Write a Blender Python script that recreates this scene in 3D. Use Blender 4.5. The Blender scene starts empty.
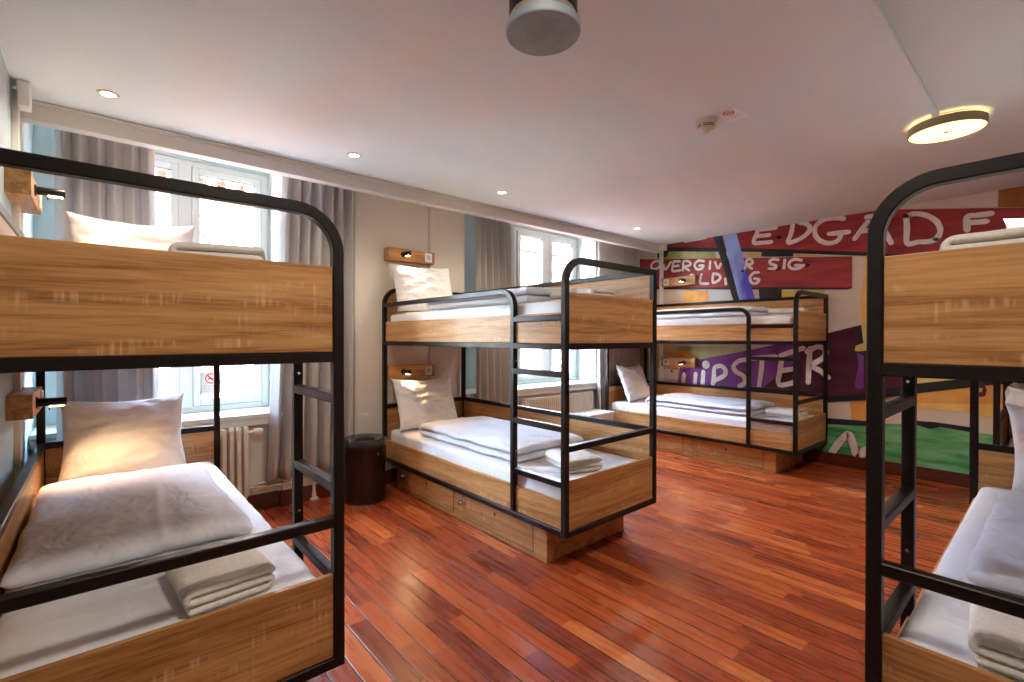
import bpy, bmesh, math, random
from mathutils import Vector, Matrix, noise
PI = math.pi
random.seed(7)
scene = bpy.context.scene
COL = scene.collection

# ------------------------------------------------------------------ helpers
class MB:
    """collects shapes and builds ONE mesh object"""
    def __init__(s): s.v = []; s.f = []; s.sm = []; s.sharp = False
    def add(s, vs, fs, smooth=False):
        o = len(s.v); s.v += [tuple(v) for v in vs]
        for f in fs: s.f.append([i + o for i in f]); s.sm.append(smooth)
    def box(s, x0, x1, y0, y1, z0, z1, b=0.0):
        if x0 > x1: x0, x1 = x1, x0
        if y0 > y1: y0, y1 = y1, y0
        if b <= 0:
            vs = [(x, y, z) for z in (z0, z1) for y in (y0, y1) for x in (x0, x1)]
            s.add(vs, [(0, 2, 3, 1), (4, 5, 7, 6), (0, 1, 5, 4), (2, 6, 7, 3), (0, 4, 6, 2), (1, 3, 7, 5)]); return
        bm = bmesh.new(); bmesh.ops.create_cube(bm, size=1)
        for v in bm.verts:
            v.co = Vector(((x0 + x1) / 2 + v.co.x * (x1 - x0), (y0 + y1) / 2 + v.co.y * (y1 - y0), (z0 + z1) / 2 + v.co.z * (z1 - z0)))
        bmesh.ops.bevel(bm, geom=bm.edges[:], offset=b, segments=2, affect='EDGES', profile=.5)
        bm.verts.index_update()
        s.add([v.co[:] for v in bm.verts], [[v.index for v in f.verts] for f in bm.faces]); bm.free()
    def sweep(s, path, n, w=.035, h=None, ch=.003, closed=False, sec=None, smooth=False):
        """sweep a chamfered square (or section sec of (a,b)) along a planar path; n = plane normal"""
        h = h or w; a, b = w / 2, h / 2; n = Vector(n)
        sec = sec or [(a, b - ch), (a - ch, b), (-a + ch, b), (-a, b - ch), (-a, -b + ch), (-a + ch, -b), (a - ch, -b), (a, -b + ch)]
        P = [Vector(p) for p in path]; N = len(P); k = len(sec); vs = []
        for i, p in enumerate(P):
            pr = P[(i - 1) % N] if (closed or i > 0) else None
            nx = P[(i + 1) % N] if (closed or i < N - 1) else None
            d1 = (p - pr).normalized() if pr is not None else (nx - p).normalized()
            d2 = (nx - p).normalized() if nx is not None else d1
            t = (d1 + d2).normalized(); sc = 1 / max(.3, t.dot(d2)); side = n.cross(t).normalized()
            for u, v in sec: vs.append(p + side * u * sc + n * v)
        fs = []
        for i in range(N if closed else N - 1):
            j = (i + 1) % N
            for q in range(k):
                r = (q + 1) % k; fs.append((i * k + q, i * k + r, j * k + r, j * k + q))
        if not closed: fs += [tuple(range(k))[::-1], tuple((N - 1) * k + q for q in range(k))]
        s.add(vs, fs, smooth)
    def tube(s, path, r, n=(0, 0, 1), k=12):
        P = [Vector(p) for p in path]; vs = []; N = len(P)
        up = Vector(n)
        for i, p in enumerate(P):
            d1 = (p - P[i - 1]).normalized() if i else (P[1] - p).normalized()
            d2 = (P[i + 1] - p).normalized() if i < N - 1 else d1
            t = (d1 + d2).normalized()
            a = t.cross(up)
            if a.length < .05: a = t.cross(Vector((1, .2, .1)))
            a.normalize(); b = t.cross(a).normalized()
            for q in range(k):
                g = 2 * PI * q / k; vs.append(p + a * r * math.cos(g) + b * r * math.sin(g))
        fs = [(i * k + q, i * k + (q + 1) % k, (i + 1) * k + (q + 1) % k, (i + 1) * k + q) for i in range(N - 1) for q in range(k)]
        s.add(vs, fs, True); s.add(vs[:k], [tuple(range(k))[::-1]]); s.add(vs[-k:], [tuple(range(k))])
    def lathe(s, prof, c=(0, 0, 0), k=40, axis='z', smooth=True):
        """prof = [(r, z)]; closed profile ends with r=0 if wanted"""
        vs = []; n = len(prof); s.sharp = True
        for q in range(k):
            g = 2 * PI * q / k
            for r, z in prof:
                if axis == 'z': vs.append((c[0] + r * math.cos(g), c[1] + r * math.sin(g), c[2] + z))
                elif axis == 'y': vs.append((c[0] + r * math.cos(g), c[1] + z, c[2] + r * math.sin(g)))
                else: vs.append((c[0] + z, c[1] + r * math.cos(g), c[2] + r * math.sin(g)))
        fs = [(q * n + i, ((q + 1) % k) * n + i, ((q + 1) % k) * n + i + 1, q * n + i + 1) for q in range(k) for i in range(n - 1)]
        s.add(vs, fs, smooth)
    def poly(s, pts): s.add(pts, [tuple(range(len(pts)))])
    def build(s, name, mat, parent=None, bevel=0, solid=0):
        me = bpy.data.meshes.new(name); me.from_pydata(s.v, [], s.f)
        me.polygons.foreach_set('use_smooth', s.sm); me.update()
        bm = bmesh.new(); bm.from_mesh(me); bmesh.ops.remove_doubles(bm, verts=bm.verts, dist=1e-5) if any(s.sm) else None
        bmesh.ops.recalc_face_normals(bm, faces=bm.faces)
        if s.sharp:
            for e in bm.edges:
                if len(e.link_faces) == 2 and e.calc_face_angle(0) > .6: e.smooth = False
        bm.to_mesh(me); bm.free()
        if mat: me.materials.append(mat)
        o = bpy.data.objects.new(name, me); COL.objects.link(o)
        if parent is not None: o.parent = parent
        return o

def tag(o, label=None, cat=None, group=None, kind=None):
    if label: o['label'] = label
    if cat: o['category'] = cat
    if group: o['group'] = group
    if kind: o['kind'] = kind
    return o
def empty(name, loc=(0, 0, 0), rz=0):
    o = bpy.data.objects.new(name, None); COL.objects.link(o); o.location = loc; o.rotation_euler = (0, 0, rz); o.empty_display_size = .1
    return o
def copy_tree(o, parent=None):
    c = o.copy(); COL.objects.link(c); c.parent = parent
    for ch in list(o.children): copy_tree(ch, c)
    return c
def arc(c, r, a0, a1, n, fn):
    return [fn(c[0] + r * math.cos(math.radians(a0 + (a1 - a0) * i / n)), c[1] + r * math.sin(math.radians(a0 + (a1 - a0) * i / n))) for i in range(n + 1)]

# ------------------------------------------------------------------ materials
def mat(name, color=(.8, .8, .8), rough=.5, metal=0, spec=.5, emis=None, estr=0):
    m = bpy.data.materials.new(name); m.use_nodes = True; b = m.node_tree.nodes['Principled BSDF']
    b.inputs['Base Color'].default_value = (*color, 1); b.inputs['Roughness'].default_value = rough
    b.inputs['Metallic'].default_value = metal; b.inputs['Specular IOR Level'].default_value = spec
    if emis: b.inputs['Emission Color'].default_value = (*emis, 1); b.inputs['Emission Strength'].default_value = estr
    return m
def nodes(m): return m.node_tree.nodes, m.node_tree.links, m.node_tree.nodes['Principled BSDF']
def noisy(m, c1, c2, scale=(1, 1, 1), nscale=5, detail=4, bump=0, bscale=None, lo=.35, hi=.65, bdist=.01, ramp=None):
    N, L, B = nodes(m)
    tc = N.new('ShaderNodeTexCoord'); mp = N.new('ShaderNodeMapping'); mp.inputs['Scale'].default_value = scale
    L.new(tc.outputs['Object'], mp.inputs['Vector'])
    nz = N.new('ShaderNodeTexNoise'); nz.inputs['Scale'].default_value = nscale; nz.inputs['Detail'].default_value = detail
    L.new(mp.outputs[0], nz.inputs['Vector'])
    cr = N.new('ShaderNodeValToRGB'); e = cr.color_ramp.elements
    e[0].position = lo; e[0].color = (*c1, 1); e[1].position = hi; e[1].color = (*c2, 1)
    L.new(nz.outputs['Fac'], cr.inputs['Fac']); L.new(cr.outputs['Color'], B.inputs['Base Color'])
    if bump:
        n2 = N.new('ShaderNodeTexNoise'); n2.inputs['Scale'].default_value = bscale or nscale; n2.inputs['Detail'].default_value = 5
        L.new(mp.outputs[0], n2.inputs['Vector'])
        bp = N.new('ShaderNodeBump'); bp.inputs['Strength'].default_value = bump; bp.inputs['Distance'].default_value = bdist
        L.new(n2.outputs['Fac'], bp.inputs['Height']); L.new(bp.outputs['Normal'], B.inputs['Normal'])
    return m

def oak(name, axis):
    """oak laminate: grain runs along axis; cathedral swirls and pale saw marks"""
    m = mat(name, rough=.42, spec=.35); N, L, B = nodes(m)
    tc = N.new('ShaderNodeTexCoord'); mp = N.new('ShaderNodeMapping')
    sc = [1, 1, 1]; sc['xyz'.index(axis)] = .05
    mp.inputs['Scale'].default_value = sc; mp.inputs['Location'].default_value = (.31, .17, .4)
    L.new(tc.outputs['Object'], mp.inputs['Vector'])
    def nz(s, d, dist=0, src=mp):
        n = N.new('ShaderNodeTexNoise'); n.inputs['Scale'].default_value = s; n.inputs['Detail'].default_value = d; n.inputs['Distortion'].default_value = dist
        L.new(src.outputs[0], n.inputs['Vector']); return n
    big = nz(9, 3, .6); fine = nz(210, 5, .2); mid = nz(60, 5, 1.4)
    def mth(op, a, b):
        k = N.new('ShaderNodeMath'); k.operation = op
        for i, q in enumerate((a, b)):
            if isinstance(q, (int, float)): k.inputs[i].default_value = q
            else: L.new(q, k.inputs[i])
        return k.outputs[0]
    sw = mth('PINGPONG', mth('MULTIPLY', big.outputs['Fac'], 7.0), 1.0)
    f = mth('ADD', mth('MULTIPLY', sw, .22), mth('ADD', mth('MULTIPLY', mid.outputs['Fac'], .42), mth('MULTIPLY', fine.outputs['Fac'], .36)))
    cr = N.new('ShaderNodeValToRGB'); e = cr.color_ramp.elements
    e[0].position = .30; e[0].color = (.23, .092, .023, 1); e[1].position = .68; e[1].color = (.56, .305, .120, 1)
    k = e.new(.48); k.color = (.43, .207, .068, 1)
    L.new(f, cr.inputs['Fac'])
    # saw marks: short light ticks across the grain
    mp2 = N.new('ShaderNodeMapping'); s2 = [6, 6, 6]; s2['xyz'.index(axis)] = 90; mp2.inputs['Scale'].default_value = s2
    L.new(tc.outputs['Object'], mp2.inputs['Vector']); tk = nz(1, 1, 0, mp2)
    msk = nz(5, 1, 0, tc)
    t1 = N.new('ShaderNodeMapRange'); t1.inputs[1].default_value = .5; t1.inputs[2].default_value = .7; L.new(tk.outputs['Fac'], t1.inputs[0])
    t2 = N.new('ShaderNodeMapRange'); t2.inputs[1].default_value = .55; t2.inputs[2].default_value = .68; L.new(msk.outputs['Fac'], t2.inputs[0])
    mx = N.new('ShaderNodeMix'); mx.data_type = 'RGBA'; L.new(mth('MULTIPLY', mth('MULTIPLY', t1.outputs[0], t2.outputs[0]), .45), mx.inputs['Factor'])
    L.new(cr.outputs['Color'], mx.inputs['A']); mx.inputs['B'].default_value = (.78, .58, .34, 1)
    L.new(mx.outputs['Result'], B.inputs['Base Color'])
    bp = N.new('ShaderNodeBump'); bp.inputs['Strength'].default_value = .15; bp.inputs['Distance'].default_value = .002
    L.new(fine.outputs['Fac'], bp.inputs['Height']); L.new(bp.outputs['Normal'], B.inputs['Normal'])
    return m

def floor_mat():
    """merbau strip floor: boards run along y, 90 mm wide, random lengths and tones"""
    m = mat('merbau_planks', rough=.28, spec=.38); N, L, B = nodes(m)
    tc = N.new('ShaderNodeTexCoord'); sp = N.new('ShaderNodeSeparateXYZ'); L.new(tc.outputs['Object'], sp.inputs[0])
    def mt(op, a, b=None, c=None):
        k = N.new('ShaderNodeMath'); k.operation = op
        for i, q in enumerate((a, b, c)):
            if q is None: continue
            if isinstance(q, (int, float)): k.inputs[i].default_value = q
            else: L.new(q, k.inputs[i])
        return k.outputs[0]
    W = .0905
    rx = mt('DIVIDE', mt('ADD', sp.outputs[0], 10.02), W); row = mt('FLOOR', rx); fx = mt('FRACT', rx)
    wn = N.new('ShaderNodeTexWhiteNoise'); wn.noise_dimensions = '1D'; L.new(row, wn.inputs['W'])
    ln = mt('MULTIPLY_ADD', wn.outputs['Value'], .28, .42)
    ry = mt('ADD', mt('DIVIDE', mt('ADD', sp.outputs[1], 20), ln), mt('MULTIPLY', wn.outputs['Value'], 37.7)); by = mt('FLOOR', ry); fy = mt('FRACT', ry)
    cv = N.new('ShaderNodeCombineXYZ'); L.new(row, cv.inputs[0]); L.new(by, cv.inputs[1])
    w2 = N.new('ShaderNodeTexWhiteNoise'); w2.noise_dimensions = '3D'; L.new(cv.outputs[0], w2.inputs['Vector'])
    # joints
    jx = mt('MINIMUM', fx, mt('SUBTRACT', 1, fx)); jx = mt('MULTIPLY', jx, W)
    jy = mt('MULTIPLY', mt('MINIMUM', fy, mt('SUBTRACT', 1, fy)), ln)
    ja = N.new('ShaderNodeMapRange'); L.new(jx, ja.inputs[0]); ja.inputs[1].default_value = .0020; ja.inputs[2].default_value = .0038; ja.inputs[3].default_value = 1; ja.inputs[4].default_value = 0
    jb = N.new('ShaderNodeMapRange'); L.new(jy, jb.inputs[0]); jb.inputs[1].default_value = .0004; jb.inputs[2].default_value = .0012; jb.inputs[3].default_value = .6; jb.inputs[4].default_value = 0
    jt = mt('MAXIMUM', ja.outputs[0], jb.outputs[0])
    m3 = N.new('ShaderNodeMapping'); m3.inputs['Scale'].default_value = (1, .07, 1); ad0 = N.new('ShaderNodeVectorMath'); ad0.operation = 'ADD'
    L.new(tc.outputs['Object'], ad0.inputs[0]); L.new(w2.outputs['Color'], ad0.inputs[1]); L.new(ad0.outputs[0], m3.inputs['Vector'])
    nz = N.new('ShaderNodeTexNoise'); nz.inputs['Scale'].default_value = 38; nz.inputs['Detail'].default_value = 6; nz.inputs['Distortion'].default_value = .25
    L.new(m3.outputs[0], nz.inputs['Vector'])
    f = mt('ADD', mt('MULTIPLY', w2.outputs['Value'], .56), mt('MULTIPLY_ADD', nz.outputs['Fac'], .34, .11))
    cr = N.new('ShaderNodeValToRGB'); e = cr.color_ramp.elements
    e[0].position = .16; e[0].color = (.11, .019, .008, 1); e[1].position = .94; e[1].color = (.58, .185, .050, 1)
    for p, c in ((.36, (.23, .037, .011)), (.56, (.33, .058, .014)), (.76, (.42, .088, .021))):
        k = e.new(p); k.color = (*c, 1)
    L.new(f, cr.inputs['Fac'])
    mx = N.new('ShaderNodeMix'); mx.data_type = 'RGBA'; L.new(jt, mx.inputs['Factor']); L.new(cr.outputs['Color'], mx.inputs['A'])
    mx.inputs['B'].default_value = (.03, .007, .004, 1); L.new(mx.outputs['Result'], B.inputs['Base Color'])
    rr = N.new('ShaderNodeMapRange'); rr.inputs[3].default_value = .2; rr.inputs[4].default_value = .36; L.new(nz.outputs['Fac'], rr.inputs[0]); L.new(rr.outputs[0], B.inputs['Roughness'])
    bp = N.new('ShaderNodeBump'); bp.inputs['Strength'].default_value = .4; bp.inputs['Distance'].default_value = .0015; bp.invert = True
    L.new(jt, bp.inputs['Height']); L.new(bp.outputs['Normal'], B.inputs['Normal'])
    return m

def glass_mat():
    m = bpy.data.materials.new('window_glass'); m.use_nodes = True; N = m.node_tree.nodes; L = m.node_tree.links
    N.remove(N['Principled BSDF']); out = N['Material Output']
    t = N.new('ShaderNodeBsdfTransparent'); t.inputs[0].default_value = (.97, .985, .98, 1)
    g = N.new('ShaderNodeBsdfGlossy'); g.inputs['Roughness'].default_value = .02
    lw = N.new('ShaderNodeLayerWeight'); lw.inputs[0].default_value = .5; fr = N.new('ShaderNodeMapRange'); fr.inputs[1].default_value = .45; fr.inputs[2].default_value = 1; fr.inputs[3].default_value = .04; fr.inputs[4].default_value = .5; L.new(lw.outputs['Facing'], fr.inputs[0])
    mx = N.new('ShaderNodeMixShader'); L.new(fr.outputs[0], mx.inputs[0]); L.new(t.outputs[0], mx.inputs[1]); L.new(g.outputs[0], mx.inputs[2]); L.new(mx.outputs[0], out.inputs[0])
    return m

OAKX = oak('oak_laminate_across', 'x'); OAKY = oak('oak_laminate_along', 'y')
STEEL = noisy(mat('dark_powder_coated_steel', rough=.36, spec=.25), (.0075, .0040, .0032), (.012, .007, .0058), nscale=60, bump=.05, bscale=300)
CHROME = mat('chrome', (.75, .75, .76), .18, 1)
FLOOR = floor_mat()
CEIL = noisy(mat('ceiling_paint', rough=.75, spec=.2), (.69, .775, .82), (.73, .815, .86), nscale=1.3, bump=.06, bscale=60)
WALLB = noisy(mat('beige_wall_paint', rough=.8, spec=.2), (.80, .76, .69), (.84, .80, .73), nscale=2, bump=.05, bscale=90)
WALLT = noisy(mat('mint_wall_and_daylit_end', rough=.8, spec=.2), (.44, .56, .56), (.48, .60, .60), nscale=2, bump=.05, bscale=90)
WALLL = noisy(mat('blue_grey_wall_paint', rough=.8, spec=.2), (.30, .37, .41), (.34, .41, .45), nscale=2, bump=.05, bscale=90)
REVEAL = noisy(mat('white_reveal_paint', rough=.6, spec=.3), (.74, .78, .75), (.78, .82, .79), nscale=3, bump=.05, bscale=80)
FASCIA = noisy(mat('fascia_paint', rough=.55, spec=.3), (.66, .63, .60), (.70, .67, .64), nscale=3)
BASEB = noisy(mat('dark_red_baseboard', rough=.35), (.075, .014, .008), (.12, .022, .012), scale=(.2, .2, 1), nscale=20)
FRAMEW = noisy(mat('window_frame_white', rough=.4), (.70, .76, .73), (.74, .80, .77), nscale=4)
WHITEP = mat('white_plastic', (.78, .77, .74), .4)
GASKET = mat('dark_gasket', (.06, .065, .065), .6)
GLASS = glass_mat()
ENAMEL = noisy(mat('radiator_enamel', rough=.35), (.72, .68, .63), (.77, .73, .68), nscale=4)
def linen(name, c1, c2, s=1.0):
    m = mat(name, rough=.9, spec=.15); m = noisy(m, c1, c2, nscale=4)
    N, L, B = nodes(m); B.inputs['Sheen Weight'].default_value = .15
    tc = N.new('ShaderNodeTexCoord'); prev = None
    for sc, ns, di, st, bd in (((1, 2.2, 1.4), 4.5, .5, .8 * s, .035), ((2.4, 1, 2), 11, .5, .45 * s, .012), ((1, 1, 1), 420, 0, .12, .001)):
        mp = N.new('ShaderNodeMapping'); mp.inputs['Scale'].default_value = sc; mp.inputs['Rotation'].default_value = (0, 0, .5 * ns); L.new(tc.outputs['Object'], mp.inputs[0])
        n = N.new('ShaderNodeTexNoise'); n.inputs['Scale'].default_value = ns; n.inputs['Detail'].default_value = 2.5; n.inputs['Distortion'].default_value = di; L.new(mp.outputs[0], n.inputs['Vector'])
        bp = N.new('ShaderNodeBump'); bp.inputs['Strength'].default_value = st; bp.inputs['Distance'].default_value = bd; L.new(n.outputs['Fac'], bp.inputs['Height'])
        if prev: L.new(prev.outputs[0], bp.inputs['Normal'])
        prev = bp
    L.new(prev.outputs[0], B.inputs['Normal'])
    return m
SHEET = linen('white_cotton_sheet', (.74, .75, .79), (.79, .80, .83), .6)
PILL = linen('white_pillow_cotton', (.74, .75, .79), (.80, .80, .84), .8)
DUVM = linen('pale_grey_duvet_cotton', (.66, .69, .76), (.72, .74, .80), .9)
TOWM = noisy(mat('cream_terry_towel', rough=1, spec=.05), (.74, .70, .64), (.82, .78, .72), nscale=60, bump=.9, bscale=260, bdist=.004)
CURT = noisy(mat('grey_beige_curtain', rough=.9, spec=.1), (.54, .53, .52), (.59, .58, .57), scale=(1, 1, .2), nscale=6, bump=.1, bscale=300)
N_, L_, B_ = nodes(CURT)
tr_ = N_.new('ShaderNodeBsdfTranslucent'); tr_.inputs[0].default_value = (.55, .52, .50, 1)
ms_ = N_.new('ShaderNodeMixShader'); ms_.inputs[0].default_value = .22
L_.new(B_.outputs[0], ms_.inputs[1]); L_.new(tr_.outputs[0], ms_.inputs[2]); L_.new(ms_.outputs[0], N_['Material Output'].inputs[0])
SKY, SUN, LPB, EXPO = 20.0, 2.0, 12, 0.78
# ------------------------------------------------------------------ the room
XL, XR, YW, YB, ZC = -.315, 5.70, 3.97, -3.1, 2.535
YG = 4.30
W1 = (-.075, 1.055); W2 = (3.745, 4.865); WZ = (.735, 2.63)
def struct(mb, name, m, parent=None):
    o = mb.build(name, m, parent)
    if parent is None: o['kind'] = 'structure'
    return o
b = MB(); b.box(XL - .12, XR + .12, YB - .12, 4.6, -.12, 0); struct(b, 'floor', FLOOR)
b = MB(); b.box(XL - .12, XR + .12, YB - .12, 3.50, ZC, ZC + .3); struct(b, 'ceiling', CEIL)
b = MB(); b.box(XL - .12, XR + .12, 3.50, 4.42, 2.74, ZC + .3); struct(b, 'ceiling_recess', REVEAL)
b = MB(); b.box(XL, XR, 3.522, 3.545, 2.437, 2.738); b.box(XL, XR, 3.545, 3.60, 2.437, 2.452); struct(b, 'trim_1', FASCIA)   # curtain pelmet
b = MB(); b.sweep([(XL, 3.517, 2.523), (XR, 3.517, 2.523)], (0, 0, 1), w=.012, h=.018, ch=.003)
b.sweep([(XL, 3.511, 2.529), (XR, 3.511, 2.529)], (0, 0, 1), w=.02, h=.008, ch=.002); struct(b, 'trim_2', FASCIA)
b = MB(); b.box(XL - .12, XL, YB, 3.60, 0, 2.738); struct(b, 'wall_left', WALLL)
b = MB(); b.box(XL - .12, XL, 3.60, 4.42, 0, 2.738); struct(b, 'wall_left_end', WALLT)  # far end of the blue-grey wall, window daylight put into its paler colour
b = MB(); b.box(XR, XR + .12, YB, 4.42, 0, 2.738)
WM = noisy(mat('mural_ground', rough=.6, spec=.3), (.60, .51, .44), (.68, .60, .53), nscale=1.6, bump=.03, bscale=80)
struct(b, 'wall_right', WM)
b = MB(); b.box(XL - .12, XR + .12, YB - .12, YB, 0, 2.738); struct(b, 'wall_back', WALLB)
# window wall: back of the niches mint, beige pier between the windows, parapet under the sills
N1, N2 = (XL, 1.068), (2.795, 4.885)
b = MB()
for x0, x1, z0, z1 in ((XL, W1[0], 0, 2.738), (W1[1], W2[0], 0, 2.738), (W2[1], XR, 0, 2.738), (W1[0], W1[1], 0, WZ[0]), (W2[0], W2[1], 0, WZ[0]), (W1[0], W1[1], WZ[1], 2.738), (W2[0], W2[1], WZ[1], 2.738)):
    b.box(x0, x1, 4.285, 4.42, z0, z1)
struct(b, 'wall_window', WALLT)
b = MB(); b.box(N1[1], 2.385, 3.955, 4.285, 0, 2.738); b.box(2.385, N2[0], 3.965, 4.285, 0, 2.738); struct(b, 'wall_pier', WALLB)
b = MB(); b.box(N2[1], XR, 3.985, 4.285, 0, 2.738); struct(b, 'wall_pier_end', REVEAL)
b = MB(); b.box(N1[0], N1[1], 3.985, 4.285, 0, .698); b.box(N2[0], N2[1], 3.985, 4.285, 0, .698); struct(b, 'wall_parapet', REVEAL)
# baseboards
def bb(name, pts):
    m = MB()
    for x0, x1, y0, y1 in pts: m.box(x0, x1, y0, y1, 0, .118, .004)
    struct(m, name, BASEB)
bb('baseboard_window', [(XL, 1.05, 3.965, 3.985), (1.05, 2.80, 3.935, 3.957), (2.80, XR, 3.965, 3.985)])
bb('baseboard_right', [(XR - .02, XR, YB, 3.96)]); bb('baseboard_left', [(XL, XL + .02, YB, 3.96)])
# windows
def window(idx, X, lab):
    x0, x1 = X; z0, z1 = WZ; xc = (x0 + x1) / 2; y = YG
    w = empty('window_%d' % idx, (xc, y, z0)); w['kind'] = 'structure'
    hw = (x1 - x0) / 2; H = z1 - z0
    m = MB()
    m.box(-hw, -hw + .05, 0, .08, 0, H, .004); m.box(hw - .05, hw, 0, .08, 0, H, .004); m.box(-.042, .042, -.006, .08, .03, H - .03, .004)
    m.box(-hw + .05, hw - .05, 0, .08, 0, .045, .004); m.box(-hw + .05, hw - .05, 0, .08, H - .045, H, .004)
    m.build('window_frame', FRAMEW, w)
    for sgn in (-1, 1):
        a, c = (-hw + .05, -.040) if sgn < 0 else (.040, hw - .05)
        q = MB(); t = .05; e = .003
        zz0, zz1 = .045, H - .045
        for bx in ((a + e, a + t, zz0 + e, zz1 - e), (c - t, c - e, zz0 + e, zz1 - e), (a + t, c - t, zz0 + e, zz0 + t), (a + t, c - t, zz1 - t, zz1 - e)):
            q.box(bx[0], bx[1], -.018, .06, bx[2], bx[3], .004)
        cs = q.build('casement', FRAMEW, w)
        g = MB()
        for bx in ((a - .001, a + .004, zz0, zz1), (c - .004, c + .001, zz0, zz1), (a, c, zz0 - .001, zz0 + .004), (a, c, zz1 - .004, zz1 + .001)): g.box(bx[0], bx[1], -.004, .05, bx[2], bx[3])
        i0 = .004
        for bx in ((a + t, a + t + i0, zz0 + t, zz1 - t), (c - t - i0, c - t, zz0 + t, zz1 - t), (a + t, c - t, zz0 + t, zz0 + t + i0), (a + t, c - t, zz1 - t - i0, zz1 - t)): g.box(bx[0], bx[1], -.012, .02, bx[2], bx[3])
        g.build('gasket', GASKET, cs)
        g = MB(); g.box(a + t, c - t, .02, .026, zz0 + t, zz1 - t); g.build('glass_pane', GLASS, cs)
        # lever handle
        hx = (c - .025) if sgn < 0 else (a + .025)
        if idx == 2: hx = a + .025
        hz = 1.02
        hm = MB(); hm.box(hx - .013, hx + .013, -.03, -.018, hz - .06, hz + .06, .004); hm.tube([(hx, -.03, hz + .03), (hx, -.062, hz + .03)], .009)
        sx = -1 if sgn < 0 and idx == 1 else 1
        hm.tube([(hx, -.06, hz + .035), (hx + sx * .012, -.064, hz - .02), (hx + sx * .035, -.066, hz - .10)], .009)
        hm.build('handle', mat('handle_grey', (.28, .29, .30), .35, .6), cs)
    s = MB(); a = (N1 if idx == 1 else N2); s.box(a[0] - xc + .002, a[1] - xc - .002, -.385, -.001, -.036, -.001, .006); s.box(a[0] - xc + .002, a[1] - xc - .002, -.375, -.345, -.085, -.036, .004)
    s.build('window_sill', FRAMEW, w)
    return w
window(1, W1, ''); window(2, W2, '')

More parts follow.
